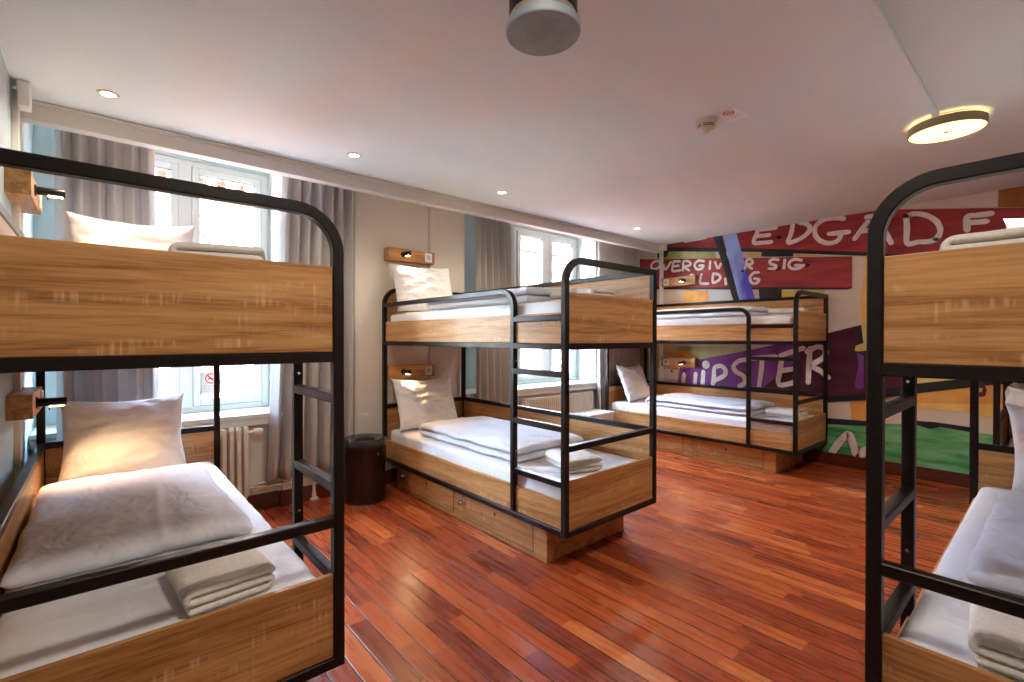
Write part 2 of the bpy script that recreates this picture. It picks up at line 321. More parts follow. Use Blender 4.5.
# reveals of the window openings are the wall thickness itself; outer sills
# ------------------------------------------------------------------ mural
MP={
 'top_red':[(3.628, 2.583), (3.447, 2.536), (1.243, 2.528), (1.156, 2.53), (0.183, 2.353), (0.023, 2.332), (0.021, 1.893), (1.265, 2.136), (2.323, 2.324), (3.628, 2.529)],
 'top_dark':[(3.768, 2.563), (3.628, 2.529), (2.323, 2.324), (1.265, 2.136), (0.021, 1.893), (0.021, 1.862), (1.265, 2.101), (2.323, 2.284), (3.506, 2.451), (3.768, 2.508)],
 'dark_hook':[(3.491, 2.509), (3.403, 2.457), (3.446, 2.37), (3.491, 2.363), (3.581, 2.374), (3.597, 2.524)],
 'mid_red':[(3.903, 2.407), (3.789, 2.38), (2.852, 2.276), (1.386, 2.113), (1.385, 1.82), (1.414, 1.803), (3.498, 1.975), (3.902, 2.02)],
 'mid_shadow':[(3.902, 2.02), (3.498, 1.975), (1.414, 1.803), (1.385, 1.82), (1.388, 1.796), (1.424, 1.785), (3.498, 1.943), (3.902, 1.987)],
 'blue':[(2.721, 2.634), (2.544, 2.631), (2.524, 2.517), (2.316, 1.743), (2.218, 1.378), (2.394, 1.38), (2.494, 1.754)],
 'blue_dark':[(2.853, 2.657), (2.721, 2.662), (2.706, 2.518), (2.494, 1.754), (2.394, 1.38), (2.463, 1.381), (2.568, 1.755), (2.764, 2.413)],
 'green_smear':[(3.552, 2.458), (2.793, 2.354), (2.763, 2.264), (3.714, 2.368)],
 'yel1':[(2.407, 2.274), (2.246, 2.253), (2.251, 2.216), (2.397, 2.235)],
 'dark2':[(2.246, 2.28), (1.919, 2.225), (1.926, 2.18), (2.251, 2.222)],
 'yel2':[(1.919, 2.202), (1.435, 2.117), (1.931, 2.18)],
 'orange_b':[(3.194, 1.908), (2.875, 1.878), (2.861, 1.385), (3.242, 1.389)],
 'grey_b':[(2.863, 1.878), (2.563, 1.855), (2.479, 1.381), (2.861, 1.385)],
 'dark_b':[(2.278, 1.85), (2.035, 1.832), (2.034, 1.376), (2.243, 1.378)],
 'yel_b':[(2.035, 1.816), (1.619, 1.795), (1.629, 1.75), (1.681, 1.372), (2.027, 1.376)],
 'orange_r':[(1.289, 2.096), (1.223, 2.087), (1.22, 1.39), (1.299, 1.414), (1.316, 1.647), (1.294, 1.831)],
 'purple':[(3.283, 0.696), (3.241, 0.972), (2.375, 1.157), (1.854, 1.28), (1.852, 0.715), (2.982, 0.693)],
 'maroon':[(1.854, 1.28), (1.594, 1.348), (1.262, 1.439), (0.971, 1.512), (0.967, 0.792), (1.259, 0.747), (1.591, 0.676), (2.263, 0.703), (1.853, 1.06)],
 'purple2':[(3.283, 0.696), (3.241, 0.972), (2.375, 1.157), (1.74, 1.307), (1.852, 0.683), (2.982, 0.693)],
 'mar_dark':[(1.852, 0.705), (1.591, 0.681), (1.26, 0.752), (0.917, 0.87), (0.578, 0.939), (0.016, 1.062), (0.016, 0.96), (0.411, 0.899), (0.917, 0.777), (1.259, 0.688), (1.591, 0.634), (1.852, 0.64)],
 'stroke2':[(0.968, 0.988), (0.723, 0.992), (0.579, 1.035), (0.559, 1.001), (0.791, 0.943), (0.968, 0.941)],
 'hook2':[(0.49, 0.988), (0.441, 0.99), (0.441, 0.905), (0.422, 0.856), (0.434, 0.803), (0.483, 0.79), (0.508, 0.84), (0.49, 0.884)],
 'hookspot':[(0.484, 0.868), (0.447, 0.871), (0.453, 0.836), (0.477, 0.834)],
 'yel_fig':[(1.303, 1.445), (1.238, 1.443), (1.221, 1.18), (1.261, 1.159), (1.36, 1.167), (1.352, 1.217), (1.302, 1.247)],
 'hair':[(1.344, 1.356), (1.303, 1.396), (1.286, 1.247), (1.335, 1.227)],
 'fig_purple':[(1.343, 1.157), (1.285, 1.119), (1.284, 0.804), (1.333, 0.78), (1.358, 0.828), (1.326, 1.029)],
 'fig_dark':[(1.36, 1.157), (1.237, 1.179), (1.221, 1.082), (1.334, 1.058)],
 'yellow_low':[(3.862, 1.184), (2.466, 1.202), (2.466, 1.144), (3.117, 0.989), (3.241, 0.972), (3.283, 0.696), (3.861, 0.654)],
 'orange_low':[(3.443, 1.136), (3.117, 1.117), (2.983, 1.032), (3.116, 0.862), (3.428, 0.898)],
 'white_dots':[(3.578, 0.891), (3.283, 0.879), (3.297, 0.708), (3.577, 0.715)],
 'gold_r':[(1.261, 1.022), (0.017, 1.078), (0.014, 0.614), (0.286, 0.602), (0.577, 0.65), (0.916, 0.647), (1.259, 0.54)],
 'orange_r2':[(1.26, 0.825), (0.917, 0.777), (0.578, 0.886), (0.016, 0.936), (0.015, 0.779), (0.577, 0.72), (1.156, 0.679)],
 'brown_top':[(0.36, 2.619), (0.025, 2.614), (0.023, 2.324), (0.365, 2.391)],
 'white_top':[(1.05, 2.603), (0.354, 2.576), (0.365, 2.391), (1.049, 2.518)],
 'green':[(1.851, 0.435), (1.258, 0.462), (0.915, 0.499), (0.576, 0.484), (0.415, 0.482), (0.014, 0.497), (0.011, 0.025), (2.048, -0.056), (1.949, 0.292)],
 'green_dark':[(1.59, 0.469), (1.258, 0.481), (1.258, 0.432), (1.59, 0.406)],
 'blackline':[(0.966, 0.548), (0.858, 0.534), (0.754, 0.539), (0.526, 0.526), (0.494, 0.505), (0.525, 0.483), (0.72, 0.499), (0.788, 0.471), (0.915, 0.508)],
 'orange_low2':[(1.399, 0.654), (1.259, 0.678), (1.258, 0.472), (1.382, 0.475)],
 'bird1':[(2.183, 2.052), (2.165, 2.082), (2.121, 2.085), (2.146, 2.056), (2.175, 2.025)],
 'bird2':[(2.097, 2.061), (2.072, 2.084), (2.036, 2.08), (2.048, 2.045), (2.084, 2.039)],
 'bird3':[(1.805, 2.069), (1.783, 2.089), (1.754, 2.078), (1.767, 2.05), (1.798, 2.046)],
 'bird4':[(2.476, 2.08), (2.455, 2.1), (2.433, 2.075), (2.449, 2.053)],
 'bird5':[(2.098, 2.413), (2.069, 2.432), (2.03, 2.41), (2.054, 2.383)],
}
MS={
 'EDGAD':(0.052,[[(2.279, 2.572), (2.297, 2.49), (2.332, 2.392), (2.238, 2.375), (2.14, 2.37)], [(2.286, 2.532), (2.181, 2.524), (2.091, 2.522)], [(2.304, 2.461), (2.227, 2.454), (2.163, 2.451)], [(1.922, 2.533), (1.939, 2.431), (1.97, 2.337), (1.875, 2.351), (1.793, 2.395), (1.757, 2.451), (1.783, 2.501), (1.855, 2.532)], [(1.455, 2.498), (1.538, 2.523), (1.634, 2.519), (1.703, 2.471), (1.712, 2.393), (1.672, 2.319), (1.595, 2.274), (1.519, 2.28), (1.485, 2.323), (1.482, 2.36)], [(1.585, 2.368), (1.5, 2.363), (1.412, 2.359)], [(1.363, 2.282), (1.31, 2.359), (1.258, 2.434)], [(1.31, 2.348), (1.232, 2.346)], [(1.267, 2.479), (1.21, 2.469), (1.146, 2.366), (1.073, 2.198)], [(0.964, 2.433), (0.957, 2.311), (0.955, 2.176), (0.875, 2.177), (0.802, 2.17), (0.754, 2.181)], [(0.964, 2.433), (0.893, 2.439), (0.811, 2.403), (0.746, 2.334), (0.724, 2.25), (0.752, 2.183)], [(0.55, 2.231), (0.55, 2.343), (0.489, 2.347), (0.403, 2.345)], [(0.55, 2.292), (0.431, 2.285)], [(3.184, 2.539), (3.052, 2.541), (2.905, 2.542)]]),
 'OVER':(0.036,[[(3.543, 2.31), (3.536, 2.289), (3.543, 2.266), (3.562, 2.245), (3.589, 2.231), (3.62, 2.227), (3.648, 2.234), (3.668, 2.249), (3.675, 2.271), (3.668, 2.294), (3.649, 2.315), (3.621, 2.328), (3.59, 2.332), (3.563, 2.326), (3.543, 2.31)], [(3.485, 2.266), (3.46, 2.204), (3.378, 2.292)], [(3.341, 2.296), (3.352, 2.235), (3.356, 2.174), (3.302, 2.169), (3.244, 2.17)], [(3.341, 2.296), (3.252, 2.288)], [(3.347, 2.232), (3.269, 2.232)], [(3.208, 2.166), (3.203, 2.226), (3.201, 2.276), (3.146, 2.278), (3.106, 2.252), (3.114, 2.219), (3.187, 2.209), (3.122, 2.157)], [(2.927, 2.249), (2.989, 2.265), (3.035, 2.244), (3.046, 2.201), (3.016, 2.161), (2.958, 2.159), (2.93, 2.195), (2.985, 2.201)], [(2.845, 2.236), (2.852, 2.147)], [(2.785, 2.222), (2.746, 2.141), (2.713, 2.192)], [(2.428, 2.105), (2.412, 2.158), (2.407, 2.203), (2.362, 2.201), (2.341, 2.168), (2.362, 2.147), (2.402, 2.143), (2.349, 2.094)], [(2.068, 2.162), (2.121, 2.174), (2.158, 2.154), (2.141, 2.123), (2.097, 2.103), (2.101, 2.072), (2.165, 2.074)], [(2.001, 2.153), (2.01, 2.059)], [(1.839, 2.128), (1.896, 2.146), (1.942, 2.133), (1.961, 2.092), (1.935, 2.051), (1.879, 2.042), (1.839, 2.053)], [(1.896, 2.08), (1.816, 2.071)]]),
 'ALD':(0.038,[[(3.114, 2.074), (3.082, 2.093), (3.019, 1.988)], [(2.957, 2.091), (2.97, 2.038), (2.976, 1.984), (2.874, 1.968)], [(2.81, 2.074), (2.81, 1.976), (2.745, 1.993), (2.716, 2.033), (2.751, 2.071), (2.81, 2.081)], [(2.659, 2.009), (2.65, 1.942)], [(2.276, 2.043), (2.328, 2.043), (2.369, 1.998), (2.353, 1.935), (2.301, 1.922), (2.271, 1.962), (2.322, 1.978)]]),
 'HIP':(0.06,[[(3.188, 0.831), (3.2, 0.725)], [(3.031, 0.846), (3.039, 0.731)], [(2.929, 0.878), (2.94, 0.722)], [(2.871, 0.967), (2.873, 0.956), (2.88, 0.948), (2.89, 0.942), (2.901, 0.942), (2.911, 0.946), (2.918, 0.954), (2.921, 0.965), (2.918, 0.975), (2.911, 0.984), (2.901, 0.989), (2.89, 0.989), (2.88, 0.985), (2.873, 0.977), (2.871, 0.967)], [(2.807, 0.732), (2.794, 0.833), (2.786, 0.933), (2.707, 0.958), (2.654, 0.914), (2.667, 0.846), (2.786, 0.776)], [(2.403, 1.044), (2.489, 1.029), (2.557, 0.962), (2.526, 0.9), (2.439, 0.849), (2.422, 0.78), (2.488, 0.73)], [(2.234, 1.082), (2.243, 0.926), (2.268, 0.737)], [(2.347, 1.062), (2.094, 1.091)], [(2.027, 1.08), (2.045, 0.937), (2.057, 0.78), (1.899, 0.817)], [(2.041, 1.103), (1.928, 1.147), (1.814, 1.19)], [(2.05, 0.931), (1.9, 0.965)], [(1.754, 1.188), (1.762, 1.001), (1.768, 0.826)], [(1.78, 1.15), (1.682, 1.207), (1.614, 1.174), (1.628, 1.093), (1.736, 1.007), (1.66, 0.957), (1.585, 0.888)]]),
 'ALOW':(0.075,[[(1.551, 0.12), (1.485, 0.234), (1.41, 0.335), (1.38, 0.275), (1.345, 0.14)], [(1.316, 0.122), (1.264, 0.202)]]),
}

LAYERS = ['yellow_low','orange_low','white_dots','gold_r','orange_r2','orange_low2','white_top','brown_top','green','green_dark','blackline','orange_r','grey_b','orange_b','yel_b','dark_b','yel1','yel2','dark2','green_smear','top_dark','top_red','dark_hook','mid_shadow','mid_red','purple2','maroon','mar_dark','stroke2','hook2','hookspot','yel_fig','hair','fig_dark','fig_purple','blue_dark','blue','bird1','bird2','bird3','bird4','bird5']
LC = {'red': ((.23, .018, .022), (.34, .035, .035)), 'dark': ((.008, .012, .018), (.02, .022, .028)), 'blue': ((.08, .06, .48), (.32, .45, .82)), 'green': ((.04, .27, .08), (.22, .52, .24)),
 'yellow': ((.62, .42, .05), (.55, .50, .18)), 'orange': ((.62, .20, .05), (.75, .42, .10)), 'gold': ((.72, .36, .05), (.80, .58, .20)), 'grey': ((.45, .50, .55), (.62, .62, .62)), 'purple': ((.15, .028, .20), (.24, .055, .31)),
 'maroon': ((.045, .006, .018), (.085, .012, .035)), 'white': ((.66, .60, .56), (.72, .66, .62)), 'brown': ((.30, .10, .02), (.45, .20, .05)), 'olive': ((.30, .30, .08), (.55, .50, .30)), 'cream': ((.66, .56, .50), (.74, .66, .60))}
LCAS = {'yellow_low': 'olive', 'orange_low': 'orange', 'white_dots': 'cream', 'gold_r': 'gold', 'orange_r2': 'orange', 'orange_low2': 'orange', 'white_top': 'white', 'brown_top': 'brown', 'green': 'green', 'green_dark': 'dark', 'blackline': 'dark', 'orange_r': 'gold', 'grey_b': 'grey', 'orange_b': 'orange', 'yel_b': 'yellow', 'dark_b': 'dark', 'yel1': 'yellow', 'yel2': 'yellow', 'dark2': 'dark', 'green_smear': 'olive', 'top_dark': 'dark', 'top_red': 'red', 'dark_hook': 'dark', 'mid_shadow': 'dark', 'mid_red': 'red', 'purple2': 'purple', 'maroon': 'maroon', 'mar_dark': 'dark', 'stroke2': 'maroon', 'hook2': 'maroon', 'hookspot': 'yellow', 'yel_fig': 'yellow', 'hair': 'dark', 'fig_dark': 'dark', 'fig_purple': 'purple', 'blue_dark': 'dark', 'blue': 'blue', 'bird1': 'dark', 'bird2': 'dark', 'bird3': 'dark', 'bird4': 'dark', 'bird5': 'dark'}
NAMES = {'top_red': 'red_board', 'mid_red': 'red_board', 'blue': 'blue_board', 'purple2': 'purple_board', 'green': 'green_board', 'maroon': 'maroon_board'}
def paint(c): 
    a, d = LC[c]; sc = (1, .25, 1.6) if c in ('green', 'red', 'maroon') else (1, 1, .5)
    return noisy(mat('paint_' + c, rough=.55, spec=.3), a, d, scale=sc, nscale=9 if c in ('green', 'red') else 3.5, detail=6, lo=.38, hi=.62)
PC = {c: paint(c) for c in LC}
mural = empty('mural', (XR, 1.3, 0)); tag(mural, 'wall-sized painted mural of red, blue, purple and green sign boards with white hand lettering', 'mural')
def clipz(p):   # keep paint between baseboard and ceiling
    out = []
    z0, z1 = .119, ZC - .0005
    for lo, keep in ((z0, lambda z: z >= z0), (z1, lambda z: z <= z1)):
        q = p if not out else out; res = []
        for i in range(len(q)):
            a, d = q[i], q[(i + 1) % len(q)]
            if keep(a[1]): res.append(a)
            if keep(a[1]) != keep(d[1]):
                t = (lo - a[1]) / (d[1] - a[1]); res.append((a[0] + (d[0] - a[0]) * t, lo))
        out = res
        if not out: return []
    return out
for i, k in enumerate(LAYERS):
    p = clipz(MP[k])
    if len(p) < 3: continue
    d = .0012 + i * .0004
    m = MB(); m.poly([(-d, y - 1.3, z) for y, z in p])
    o = m.build(NAMES.get(k, 'paint_stroke'), PC[LCAS[k]], mural)
    bm = bmesh.new(); bm.from_mesh(o.data); bmesh.ops.triangulate(bm, faces=bm.faces); bm.to_mesh(o.data); bm.free()
LW = noisy(mat('paint_lettering', rough=.6), (.74, .67, .66), (.84, .78, .76), nscale=14)
def strokes(w, lines, d):
    m = MB(); seed = 0
    for ln in lines:
        P = [Vector((y, z)) for y, z in ln]; n = len(P)
        # smooth a little
        Q = []
        if n > 2:
            for i in range(n - 1):
                a = P[max(0, i - 1)]; b0 = P[i]; c0 = P[i + 1]; e = P[min(n - 1, i + 2)]
                for s in range(4):
                    t = s / 4; Q.append(.5 * ((2 * b0) + (c0 - a) * t + (2 * a - 5 * b0 + 4 * c0 - e) * t * t + (-a + 3 * b0 - 3 * c0 + e) * t ** 3))
            Q.append(P[-1])
        else: Q = [P[0] + (P[1] - P[0]) * s / 4 for s in range(5)]
        L = []; R = []
        for i, q in enumerate(Q):
            t = (Q[min(i + 1, len(Q) - 1)] - Q[max(i - 1, 0)])
            if t.length < 1e-6: t = Vector((1, 0))
            t.normalize(); nn = Vector((-t.y, t.x)); seed += 1
            hw = w / 2 * (1 + .18 * noise.noise(Vector((seed * .7, w * 30, 1.3))))
            L.append(q + nn * hw); R.append(q - nn * hw)
        vs = []; fs = []
        for a, c in zip(L, R): vs += [(-d, a.x - 1.3, min(a.y, ZC - .001)), (-d, c.x - 1.3, min(c.y, ZC - .001))]
        for i in range(len(L) - 1): fs.append((2 * i, 2 * i + 1, 2 * i + 3, 2 * i + 2))
        m.add(vs, fs)
        for q in (Q[0], Q[-1]):
            m.poly([(-d - .0001, q.x - 1.3 + w * .47 * math.cos(g * PI / 5), min(ZC - .001, q.y + w * .47 * math.sin(g * PI / 5))) for g in range(10)])
    return m
blue_d = .0012 + .0004 * LAYERS.index('blue_dark')
for k, word, sizes in (('EDGAD', 'EDGADEI', (3, 1, 2, 3, 2, 2, 1)), ('OVER', 'OVERGIVRSIG', (1, 1, 3, 1, 1, 1, 1, 1, 1, 1, 2)), ('ALD', 'ALDIG', (1, 1, 1, 1, 1)), ('HIP', 'HIPSTER', (2, 2, 1, 1, 2, 3, 2)), ('ALOW', 'AV', (1, 1))):
    w, l = MS[k]; w *= .86; d = .0012 + .0004 * (len(LAYERS) + 1); i = 0
    for ch, n in zip(word, sizes):
        strokes(w, l[i:i + n], d).build('letter', LW, mural)['label'] = 'white painted letter ' + ch; i += n
for y, z in ((3.17, .95), (3.28, .96), (3.40, .97), (3.18, .88), (3.36, .86)):
    m = MB(); m.poly([(-.019, y - 1.3 + .016 * math.cos(g * PI / 6), z + .014 * math.sin(g * PI / 6)) for g in range(12)]); m.build('paint_dot', PC['dark'], mural)

# ------------------------------------------------------------------ street side
FAC = noisy(mat('rendered_facade', rough=.9), (.135, .105, .095), (.165, .135, .125), nscale=.8)
def brickmat():
    m = mat('red_brick', rough=.9); N, L, B = nodes(m); tc = N.new('ShaderNodeTexCoord'); mp = N.new('ShaderNodeMapping'); mp.inputs['Rotation'].default_value = (PI / 2, 0, 0)
    L.new(tc.outputs['Object'], mp.inputs[0]); br = N.new('ShaderNodeTexBrick')
    for k, v in (('Scale', 1), ('Mortar Size', .012), ('Brick Width', .5), ('Row Height', .16)): br.inputs[k].default_value = v
    br.inputs['Color1'].default_value = (.085, .028, .02, 1); br.inputs['Color2'].default_value = (.105, .038, .028, 1); br.inputs['Mortar'].default_value = (.13, .10, .09, 1)
    L.new(mp.outputs[0], br.inputs[0]); L.new(br.outputs[0], B.inputs['Base Color']); return m
BRICK = brickmat(); PANE = mat('dark_street_pane', (.04, .05, .055), .3)
YF = 14.0
bl = empty('building', (8, YF, -9)); tag(bl, 'sunlit pale and red brick building across the street seen through both windows', 'building')
m = MB(); m.box(-14, 22, 0, 1.2, 0, 14.6); m.build('wall', BRICK, bl)
m = MB()
for z, hh, d in ((13.75, .2, .25), (14.3, .45, .5), (11.3, .15, .15), (10.6, .1, .1), (4.6, .2, .2)): m.box(-14.1, 22.1, -d, 0, z, z + hh)
for i in range(90): m.box(-14 + i * .4, -14 + i * .4 + .2, -.38, -.25, 13.95, 14.3)
m.build('cornice', FAC, bl)
m = MB()
for x0, x1 in ((-14, 2.5),): m.box(x0, x1, -.04, 0, 10.7, 13.75)
m.build('render_band', FAC, bl)
for i in range(9):
    cx = -12.6 + i * 3.05
    if 1.0 < cx + 8 : pass
    for lvl, (z0, z1) in enumerate(((12.2, 13.2), (6.0, 8.7), (1.2, 3.8))):
        f = MB()
        f.box(cx - .75, cx - .5, -.12, 0, z0 - .15, z1 + .15); f.box(cx + .5, cx + .75, -.12, 0, z0 - .15, z1 + .15)
        f.box(cx - .85, cx + .85, -.2, 0, z1 + .1, z1 + .35); f.box(cx - .85, cx + .85, -.2, 0, z0 - .25, z0 - .1)
        if lvl == 1:
            f.sweep([(cx - 1.1, -.12, z1 + .45), (cx, -.12, z1 + 1.05), (cx + 1.1, -.12, z1 + .45)], (0, 1, 0), w=.14, h=.24, ch=.01)
        fr = f.build('window_surround', FAC, bl)
        p = MB(); p.box(cx - .5, cx + .5, -.03, 0, z0 - .1, z1 + .1); p.build('pane', PANE, fr)
        p = MB(); p.box(cx - .5, cx - .42, -.06, -.03, z0, z1); p.box(cx + .42, cx + .5, -.06, -.03, z0, z1); p.box(cx - .04, cx + .04, -.06, -.03, z0, z1); p.box(cx - .5, cx + .5, -.06, -.03, z0 + (z1 - z0) * .6, z0 + (z1 - z0) * .6 + .06); p.box(cx - .5, cx + .5, -.06, -.03, z1, z1 + .1); p.build('sash', FAC, fr)
m = MB(); m.box(-30, 60, 4.6, 40, -9.3, -9); s = struct(m, 'street_ground', mat('asphalt', (.35, .34, .33), .9))
# ------------------------------------------------------------------ bunk beds
BW, BL, T = .875, 2.18, .035; C = T / 2
def make_bed(s, du=0, dl=.012):
    """s=+1: ladder side at local x=0, bed extends to +x; s=-1 mirrored. Foot at y=0, head at y=BL."""
    X = lambda x: s * x
    r = empty('bunk_bed')
    zt, zb = 1.7125 + dl, .2375; rr = .13
    def end_frame(y, name):
        m = MB()
        path = [(X(BW - C), y, zb), (X(C), y, zb)] + arc((C + rr, zt - rr), rr, 180, 90, 10, lambda a, b: (X(a), y, b)) + [(X(BW - C), y, zt)]
        m.sweep(path, (0, 1, 0), closed=True)
        return m
    for y, nm in ((C, 'foot_frame'), (BL - C, 'head_frame')):
        m = end_frame(y, nm)
        for z in (.6975, 1.2515 + du): m.sweep([(X(T), y, z), (X(BW - T), y, z)], (0, 0, 1), w=.034)
        m.build(nm, STEEL, r)
    # base rails, far guard rails
    for x, z, nm in ((C, zb, 'side_rail'), (BW - C, zb, 'side_rail'), (C, 1.2515 + du, 'side_rail'), (BW - C, 1.2515 + du, 'side_rail'), (BW - C, .6975, 'guard_rail'), (BW - C, zt, 'guard_rail')):
        m = MB(); m.sweep([(X(x), T, z), (X(x), BL - T, z)], (0, 0, 1), w=.034); m.build(nm, STEEL, r)
    # ladder: post that bends into the near guard rail, plus rungs
    ly = .437; zg = 1.583 + du; ra = .10
    lad = MB(); path = [(X(C), BL - T, zg)] + arc((ly + ra, zg - ra), ra, 90, 180, 8, lambda a, b: (X(C), a, b)) + [(X(C), ly, zb + .016)]
    lad.sweep(path, (1, 0, 0), w=.034); lad = lad.build('ladder', STEEL, r)
    for z in (1.4095 + du, 1.10, .805, .5025):
        m = MB(); m.sweep([(X(C), T, z), (X(C), ly - .016, z)], (1, 0, 0), w=.033, h=.034); m.build('rung', STEEL, lad)
    for y, z in ((ly, 1.16), (ly, .62)):
        m = MB(); m.lathe([(0, -.004), (.005, -.0035), (.006, 0), (0, .002)], (X(C), y - .018, z), 10, 'y'); m.build('bolt', CHROME, lad)
    # boards
    def board(nm, x0, x1, y0, y1, z0, z1, mt):
        m = MB(); m.box(X(x0), X(x1), y0, y1, z0, z1, .0025); return m.build(nm, mt, r)
    board('foot_panel', T, BW - T, .008, .028, .255, .525, OAKX); board('foot_panel', T, BW - T, .008, .028, 1.2685 + du, 1.545 + du, OAKX)
    board('head_panel', T, BW - T, BL - .028, BL - .008, .255, .6805, OAKX); board('head_panel', T, BW - T, BL - .028, BL - .008, 1.2685 + du, zt - .0175, OAKX)
    board('side_board', .018, .036, T + .001, BL - T - .001, .2545, .41, OAKY); board('side_board', .018, .036, T + .001, BL - T - .001, 1.2685 + du, 1.437 + du, OAKY)
    board('back_board', BW - .030, BW - .012, T + .001, BL - T - .001, .2545, .6805, OAKY); board('back_board', BW - .030, BW - .012, T + .001, BL - T - .001, 1.2685 + du, zt - .0175, OAKY)
    board('bed_deck', .037, BW - .031, .03, BL - .03, .222, .262, OAKY); board('bed_deck', .037, BW - .031, .03, BL - .03, 1.236 + du, 1.276 + du, OAKY)
    # storage box under the lower bunk
    x0, x1, y0, y1 = .068, .800, .205, 2.03
    m = MB(); m.box(X(x0), X(x1), y0, y1, 0, .221, .002); st = m.build('storage_base', OAKY, r)
    gm = mat('shadow_gap', (.05, .03, .02), .9) if 'shadow_gap' not in bpy.data.materials else bpy.data.materials['shadow_gap']
    for a, c in ((.322, 1.04), (1.165, 1.91)):
        g = MB(); g.box(X(x0 - .0006), X(x0 + .01), a - .005, c + .005, .025, .2205); g.build('door_gap', gm, st)
        d = MB(); d.box(X(x0 - .003), X(x0 + .008), a, c, .030, .219, .0012); door = d.build('door', OAKY, st)
        yc = (a + c) / 2
        h = MB(); h.lathe([(0, -.001), (.011, -.001), (.013, .001), (.013, .003)], (X(x0 - .004) - .0, yc, .150), 16, 'x'); h.build('finger_hole', GASKET, st)
        l = MB(); l.box(X(x0 - .010), X(x0 - .003), c - .034, c + .040, .112, .150, .002); l.tube([(X(x0 - .010), c + .008, .131), (X(x0 - .034), c + .008, .131)], .013); l.box(X(x0 - .020), X(x0 - .010), c - .026, c + .034, .122, .140, .002)
        l.build('latch', CHROME, st)
    return r
A1 = make_bed(1); A2 = make_bed(-1, -.014, -.006); A4 = make_bed(1, -.034, -.022)
A1.location = (1.876, 1.735, 0); A2.location = (.610, 1.549, 0)
tag(A2, 'nearest two-storey bunk bed at left, black steel frame and oak panels, along the blue-grey wall', 'bunk bed', 'bunk beds')
tag(A1, 'middle two-storey bunk bed with black ladder, its head against the beige wall between the windows', 'bunk bed', 'bunk beds')
A3 = copy_tree(A1); A3.location = (4.805, 1.585, 0); tag(A3, 'far two-storey bunk bed standing alongside the painted mural beside the window corner', 'bunk bed')
A4.location = (1.532, .341, 0); A4.rotation_euler = (0, 0, -PI / 2); tag(A4, 'bunk bed cut off by the right edge of the picture, oak foot panel towards viewer', 'bunk bed')
A5 = copy_tree(A1); A5.location = (4.805, .325 - BL, 0); tag(A5, 'bunk bed by the mural glimpsed through the frame of the right-hand bunk', 'bunk bed')
BEDS = {1: (A2, -1), 2: (A1, 1), 3: (A3, 1), 4: (A4, 1), 5: (A5, 1)}
def bedpos(n, x, y, z, rz=0):
    o, s = BEDS[n]; a = o.rotation_euler.z; x = s * x
    return (o.location.x + x * math.cos(a) - y * math.sin(a), o.location.y + x * math.sin(a) + y * math.cos(a), z), a + rz

# ------------------------------------------------------------------ soft goods
def nz3(p, sc, seed=0): return noise.noise(Vector((p[0] * sc + seed, p[1] * sc - seed * .7, p[2] * sc + seed * .3)))
def mattress_mesh(seed, w=.798, l=2.095, h=.235):
    bm = bmesh.new(); nx, ny, nz = 20, 50, 8; r = .035
    bmesh.ops.create_cube(bm, size=1)
    bmesh.ops.subdivide_edges(bm, edges=bm.edges[:], cuts=1, use_grid_fill=True)
    bm.free()
    vs = {}; V = []; F = []
    def vid(i, j, k):
        key = (i, j, k)
        if key not in vs:
            p = Vector((-w / 2 + w * i / nx, l * j / ny, h * k / nz)); c = Vector((min(max(p.x, -w / 2 + r), w / 2 - r), min(max(p.y, r), l - r), min(max(p.z, r), h - r)))
            d = p - c
            if d.length > 1e-6: p = c + d.normalized() * r
            side = 1 if (abs(p.x) > w / 2 - .04 or p.y < .04 or p.y > l - .04) else 0
            n = d.normalized() if d.length > 1e-6 else Vector((0, 0, 1))
            if side: p += n * (.005 * nz3((p.x * 3, p.y * 3, p.z * .6), 6, seed) - .002)
            else: p.z += .004 * nz3(p, 3, seed)
            p.x = max(-w / 2, min(w / 2, p.x)); p.y = max(0, min(l, p.y)); p.z = max(0, min(p.z, h + .004))
            vs[key] = len(V); V.append(p)
        return vs[key]
    for a in range(nx):
        for c in range(ny):
            for k in (0, nz): F.append((vid(a, c, k), vid(a + 1, c, k), vid(a + 1, c + 1, k), vid(a, c + 1, k)))
    for a in range(nx):
        for c in range(nz):
            for k in (0, ny): F.append((vid(a, k, c), vid(a + 1, k, c), vid(a + 1, k, c + 1), vid(a, k, c + 1)))
    for a in range(ny):
        for c in range(nz):
            for k in (0, nx): F.append((vid(k, a, c), vid(k, a + 1, c), vid(k, a + 1, c + 1), vid(k, a, c + 1)))
    m = MB(); m.add(V, F, True); return m

